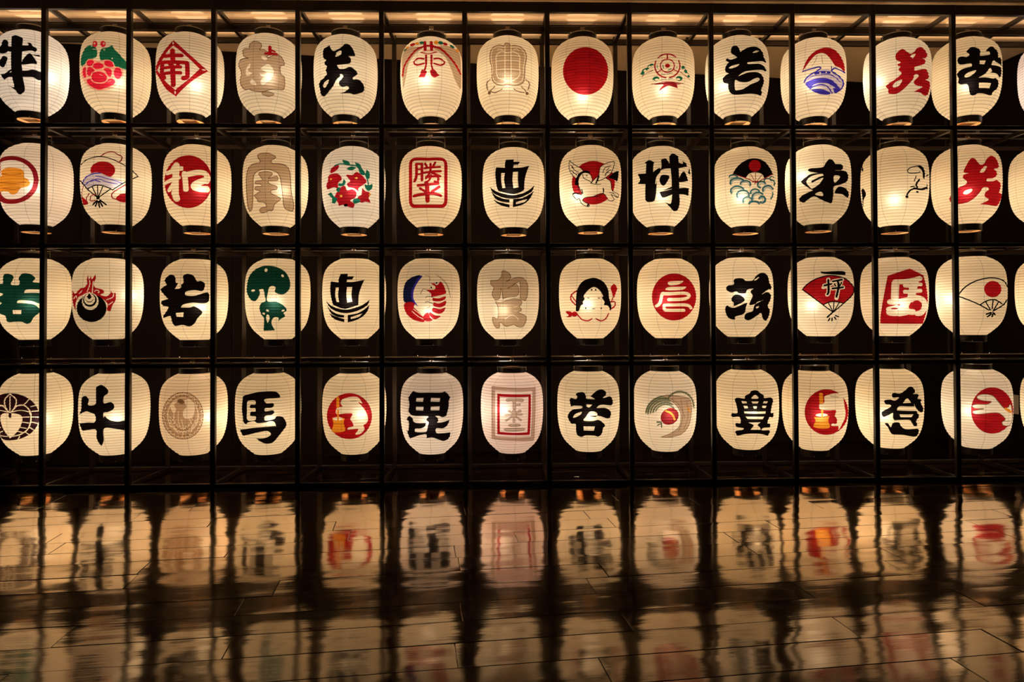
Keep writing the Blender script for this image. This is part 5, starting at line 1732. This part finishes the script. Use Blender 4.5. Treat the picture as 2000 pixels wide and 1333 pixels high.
def in_stroke(px, py, path, w):
    res = np.zeros(len(px), bool); h2 = (w / 2) ** 2
    for (a, b), (c, d) in zip(path[:-1], path[1:]):
        dx, dy = c - a, d - b; L = dx * dx + dy * dy or 1
        t = np.clip(((px - a) * dx + (py - b) * dy) / L, 0, 1)
        res |= (px - a - t * dx) ** 2 + (py - b - t * dy) ** 2 <= h2 * 1.02
    return res

NC = 44                    # columns round the shade
ROWS = NRIB * 3
ZR = np.linspace(-SH / 2, SH / 2, ROWS + 1)

def build_shade(art):
    """returns the mesh of the bare paper and of the painted motif, cut out of one surface"""
    half = NC // 2
    ph = [-math.pi / 2 + math.pi * i / half for i in range(half + 1)]
    V = [(p * RM, z) for z in ZR for p in ph]
    Ecs = []; w1 = half + 1
    if art:
        for r in range(ROWS + 1):
            for i in range(half): Ecs.append((r * w1 + i, r * w1 + i + 1))
        for r in range(ROWS):
            Ecs.append((r * w1, r * w1 + w1)); Ecs.append((r * w1 + half, r * w1 + w1 + half))
        zmax = SH / 2 - .001; smax = math.pi / 2 * RM - .004
        for kind, col, poly, ext in art:
            b = len(V)
            for x, y in poly:
                z = max(-zmax, min(zmax, y * 1e-4)); rr = float(r_base(z))
                s = math.asin(max(-.996, min(.996, x * 1e-4 / rr))) * RM
                V.append((max(-smax, min(smax, s)), z))
            n = len(poly)
            Ecs += [(b + i, b + (i + 1) % n) for i in range(n)]
        ov, oe, of, _, _, _ = delaunay_2d_cdt([Vector(v) for v in V], Ecs, [], 0, 2e-5, True)
        P = np.array([(v.x, v.y) for v in ov]); T = np.array([tuple(f) for f in of if len(f) == 3])
        cen = P[T].mean(axis=1)
        cz = cen[:, 1]; cx = r_base(cz) * np.sin(cen[:, 0] / RM)
        qx, qz = cx * 1e4, cz * 1e4
        code = np.zeros(len(T), int)      # 0 = paper
        cols = []
        for kind, col, poly, ext in art:
            A = np.array(poly); k = np.where((qx > A[:, 0].min() - 5) & (qx < A[:, 0].max() + 5) & (qz > A[:, 1].min() - 5) & (qz < A[:, 1].max() + 5))[0]
            if not len(k): continue
            ins = in_poly(qx[k], qz[k], poly) if ext is None else in_stroke(qx[k], qz[k], *ext)
            if col == 'w': ci = 0
            else:
                if col not in cols: cols.append(col)
                ci = cols.index(col) + 1
            code[k[ins]] = ci
        S, Z = P[:, 0], P[:, 1]
    else:
        S = np.array([v[0] for v in V]); Z = np.array([v[1] for v in V])
        q = []
        for r in range(ROWS):
            for i in range(half): q.append((r * w1 + i, r * w1 + i + 1, r * w1 + w1 + i + 1, r * w1 + w1 + i))
        T = q; code = np.zeros(len(q), int); cols = []
    # the far half
    b = len(S)
    ph2 = [math.pi / 2 + math.pi * i / half for i in range(half + 1)]
    S = np.concatenate([S, [p * RM for z in ZR for p in ph2]]); Z = np.concatenate([Z, [z for z in ZR for p in ph2]])
    back = [(b + r * w1 + i, b + r * w1 + i + 1, b + r * w1 + w1 + i + 1, b + r * w1 + w1 + i) for r in range(ROWS) for i in range(half)]
    A = S / RM; rr = r_rib(Z)
    X = np.stack([rr * np.sin(A), -rr * np.cos(A), Z], 1)
    dr = (r_base(Z + .002) - r_base(Z - .002)) / .004 - .0038 * (-NRIB / SH * np.pi) * np.sin(2 * np.pi * (SH / 2 - Z) / SH * NRIB)
    N = np.stack([np.sin(A), -np.cos(A), -dr], 1); N /= np.linalg.norm(N, axis=1)[:, None]
    def make(name, faces, mi, mats):
        used = sorted({i for f in faces for i in f}); mp = {u: i for i, u in enumerate(used)}
        me = bpy.data.meshes.new(name)
        me.from_pydata([tuple(X[u]) for u in used], [], [tuple(mp[i] for i in f) for f in faces])
        for m in mats: me.materials.append(m)
        if mi is not None: me.polygons.foreach_set('material_index', mi)
        me.polygons.foreach_set('use_smooth', [True] * len(me.polygons))
        me.normals_split_custom_set_from_vertices([tuple(N[u]) for u in used])
        me.update()
        return me
    pf = [tuple(int(i) for i in T[j]) for j in range(len(T)) if code[j] == 0] + back
    shade = make('paper_shade', pf, None, [M['paper']])
    motif = None
    idx = [j for j in range(len(T)) if code[j] > 0]
    if idx:
        motif = make('painted_motif', [tuple(int(i) for i in T[j]) for j in idx], [int(code[j]) - 1 for j in idx], [M[c] for c in cols])
    return shade, motif

# shared hardware
RB, RT = .42 * RM, .43 * RM
m = MB(); z0 = -SH / 2
m.lathe([(RB + .003, z0 + .002), (RB + .003, z0 - .048), (RB - .002, z0 - .050), (RB - .005, z0 - .048), (RB - .005, z0 + .002), (RB + .003, z0 + .002)], 40, [0, 0, 0, 1, 0])
m.f = [f[::-1] for f in m.f]
ring_b = m.mesh('bottom_ring', [M['lacquer'], M['wood']], True)
m = MB(); z1 = SH / 2
m.lathe([(RT + .003, z1 - .002), (RT + .003, z1 + .046), (RT - .001, z1 + .049), (RT - .005, z1 + .046), (RT - .005, z1 - .002), (RT + .003, z1 - .002)], 40, [0, 0, 0, 1, 0])
ring_t = m.mesh('top_ring', [M['lacquer'], M['wood']], True)
for rm_ in (ring_b, ring_t):
    rm_.polygons.foreach_set('use_smooth', [True] * len(rm_.polygons))
    rm_.set_sharp_from_angle(angle=.6)
m = MB(); m.bbox(-.052, .052, -RB + .009, RB - .009, z0 - .047, z0 - .037, .001)
base_board = m.mesh('base_board', [M['wood']])
m = MB(); m.lathe([(.0001, z0 - .037), (.016, z0 - .037), (.016, z0 + .05), (.012, z0 + .056), (.0001, z0 + .056)], 12)
socket = m.mesh('lamp_socket', [M['socket']], True)
m = MB(); hr = RT + .006
m.tube([(hr * math.cos(a), hr * math.sin(a), z1 + .040) for a in [2 * math.pi * i / 32 for i in range(32)]], .0018, 5, closed=True)
hoop = m.mesh('wire_hoop', [M['wire']], True)
m = MB()
m.bbox(-.016, .016, -.030, -.021, -.012, .012, .002); m.bbox(-.004, .004, -.034, .0, -.020, -.014, .001)
m.tube([(0, -.026, -.012), (.006, -.028, -.026), (0, -.026, -.036), (-.007, -.026, -.028)], .002, 5)
hook = m.mesh('hook', [M['pipe']])
_rods = {}
def rod_mesh(top):
    k = round(top, 3)
    if k not in _rods:
        q = MB(); q.tube([(0, 0, z1 + .012), (0, 0, k)], .0020, 5); _rods[k] = q.mesh('hanging_rod', [M['wire']], True)
    return _rods[k]

ARTS = parse()
OFF = SH / 2 + .050
for key, (x, z, a) in POSE.items():
    rng = random.Random(key[0] * 100 + key[1])
    r = key[0]
    root = empty('paper_lantern', (x, YL, z - OFF), -a)
    tag(root, LABEL[key], 'lantern', 'paper lanterns hung in four rows')
    art = ARTS.get(key)
    shade, motif = build_shade(art)
    tint = TINT.get(key)
    if tint is None:
        d = rng.uniform(-1, 1)
        tint = (.98, .83 + .012 * d, .61 + .035 * d)
    colr = (*tint, rng.random())
    o = link('paper_shade', shade, root, (0, 0, OFF)); o.color = colr
    if motif:
        o = link('painted_motif', motif, root, (0, 0, OFF)); o.color = colr
        first = art[0][1]
        if first in PART_LABEL: o['label'] = PART_LABEL[first]
    link('bottom_ring', ring_b, root, (0, 0, OFF))
    link('top_ring', ring_t, root, (0, 0, OFF))
    bd = link('base_board', base_board, root, (0, 0, OFF), (0, 0, a + rng.uniform(-.15, .15)))
    link('lamp_socket', socket, bd)
    link('wire_hoop', hoop, root, (0, 0, OFF))
    for s in (-1, 1):
        ca, sa = math.cos(a), math.sin(a)
        link('hanging_rod', rod_mesh(BAR[r] + (.05 if r == 1 else .03) - z), root, (s * hr * ca, s * hr * sa, OFF))
    link('hook', hook, root, (0, 0, BAR[r] - z + OFF), (0, 0, a))
    li = bpy.data.lights.new('bulb', 'POINT')
    li.energy = BULB_W * rng.uniform(.92, 1.08); li.color = (1.0, .87, .67); li.shadow_soft_size = .030
    dx, dz = BULB.get(key, (rng.uniform(-.04, .04), rng.uniform(-.07, .0)))
    lo = bpy.data.objects.new('bulb', li); C.objects.link(lo); lo.parent = root; lo.location = (dx, 0, OFF + dz)

# small plate on the side wall
m = MB(); m.bbox(-.006, .0, -.026, .026, -.084, .084, .002)
pl = link('wall_plate', m.mesh('wall_plate', [M['plate']]), None, room(UR - .012, .131, .424), (0, 0, WA))
tag(pl, 'small pale rectangular plate on the dark side wall near the bottom lanterns', 'wall plate')
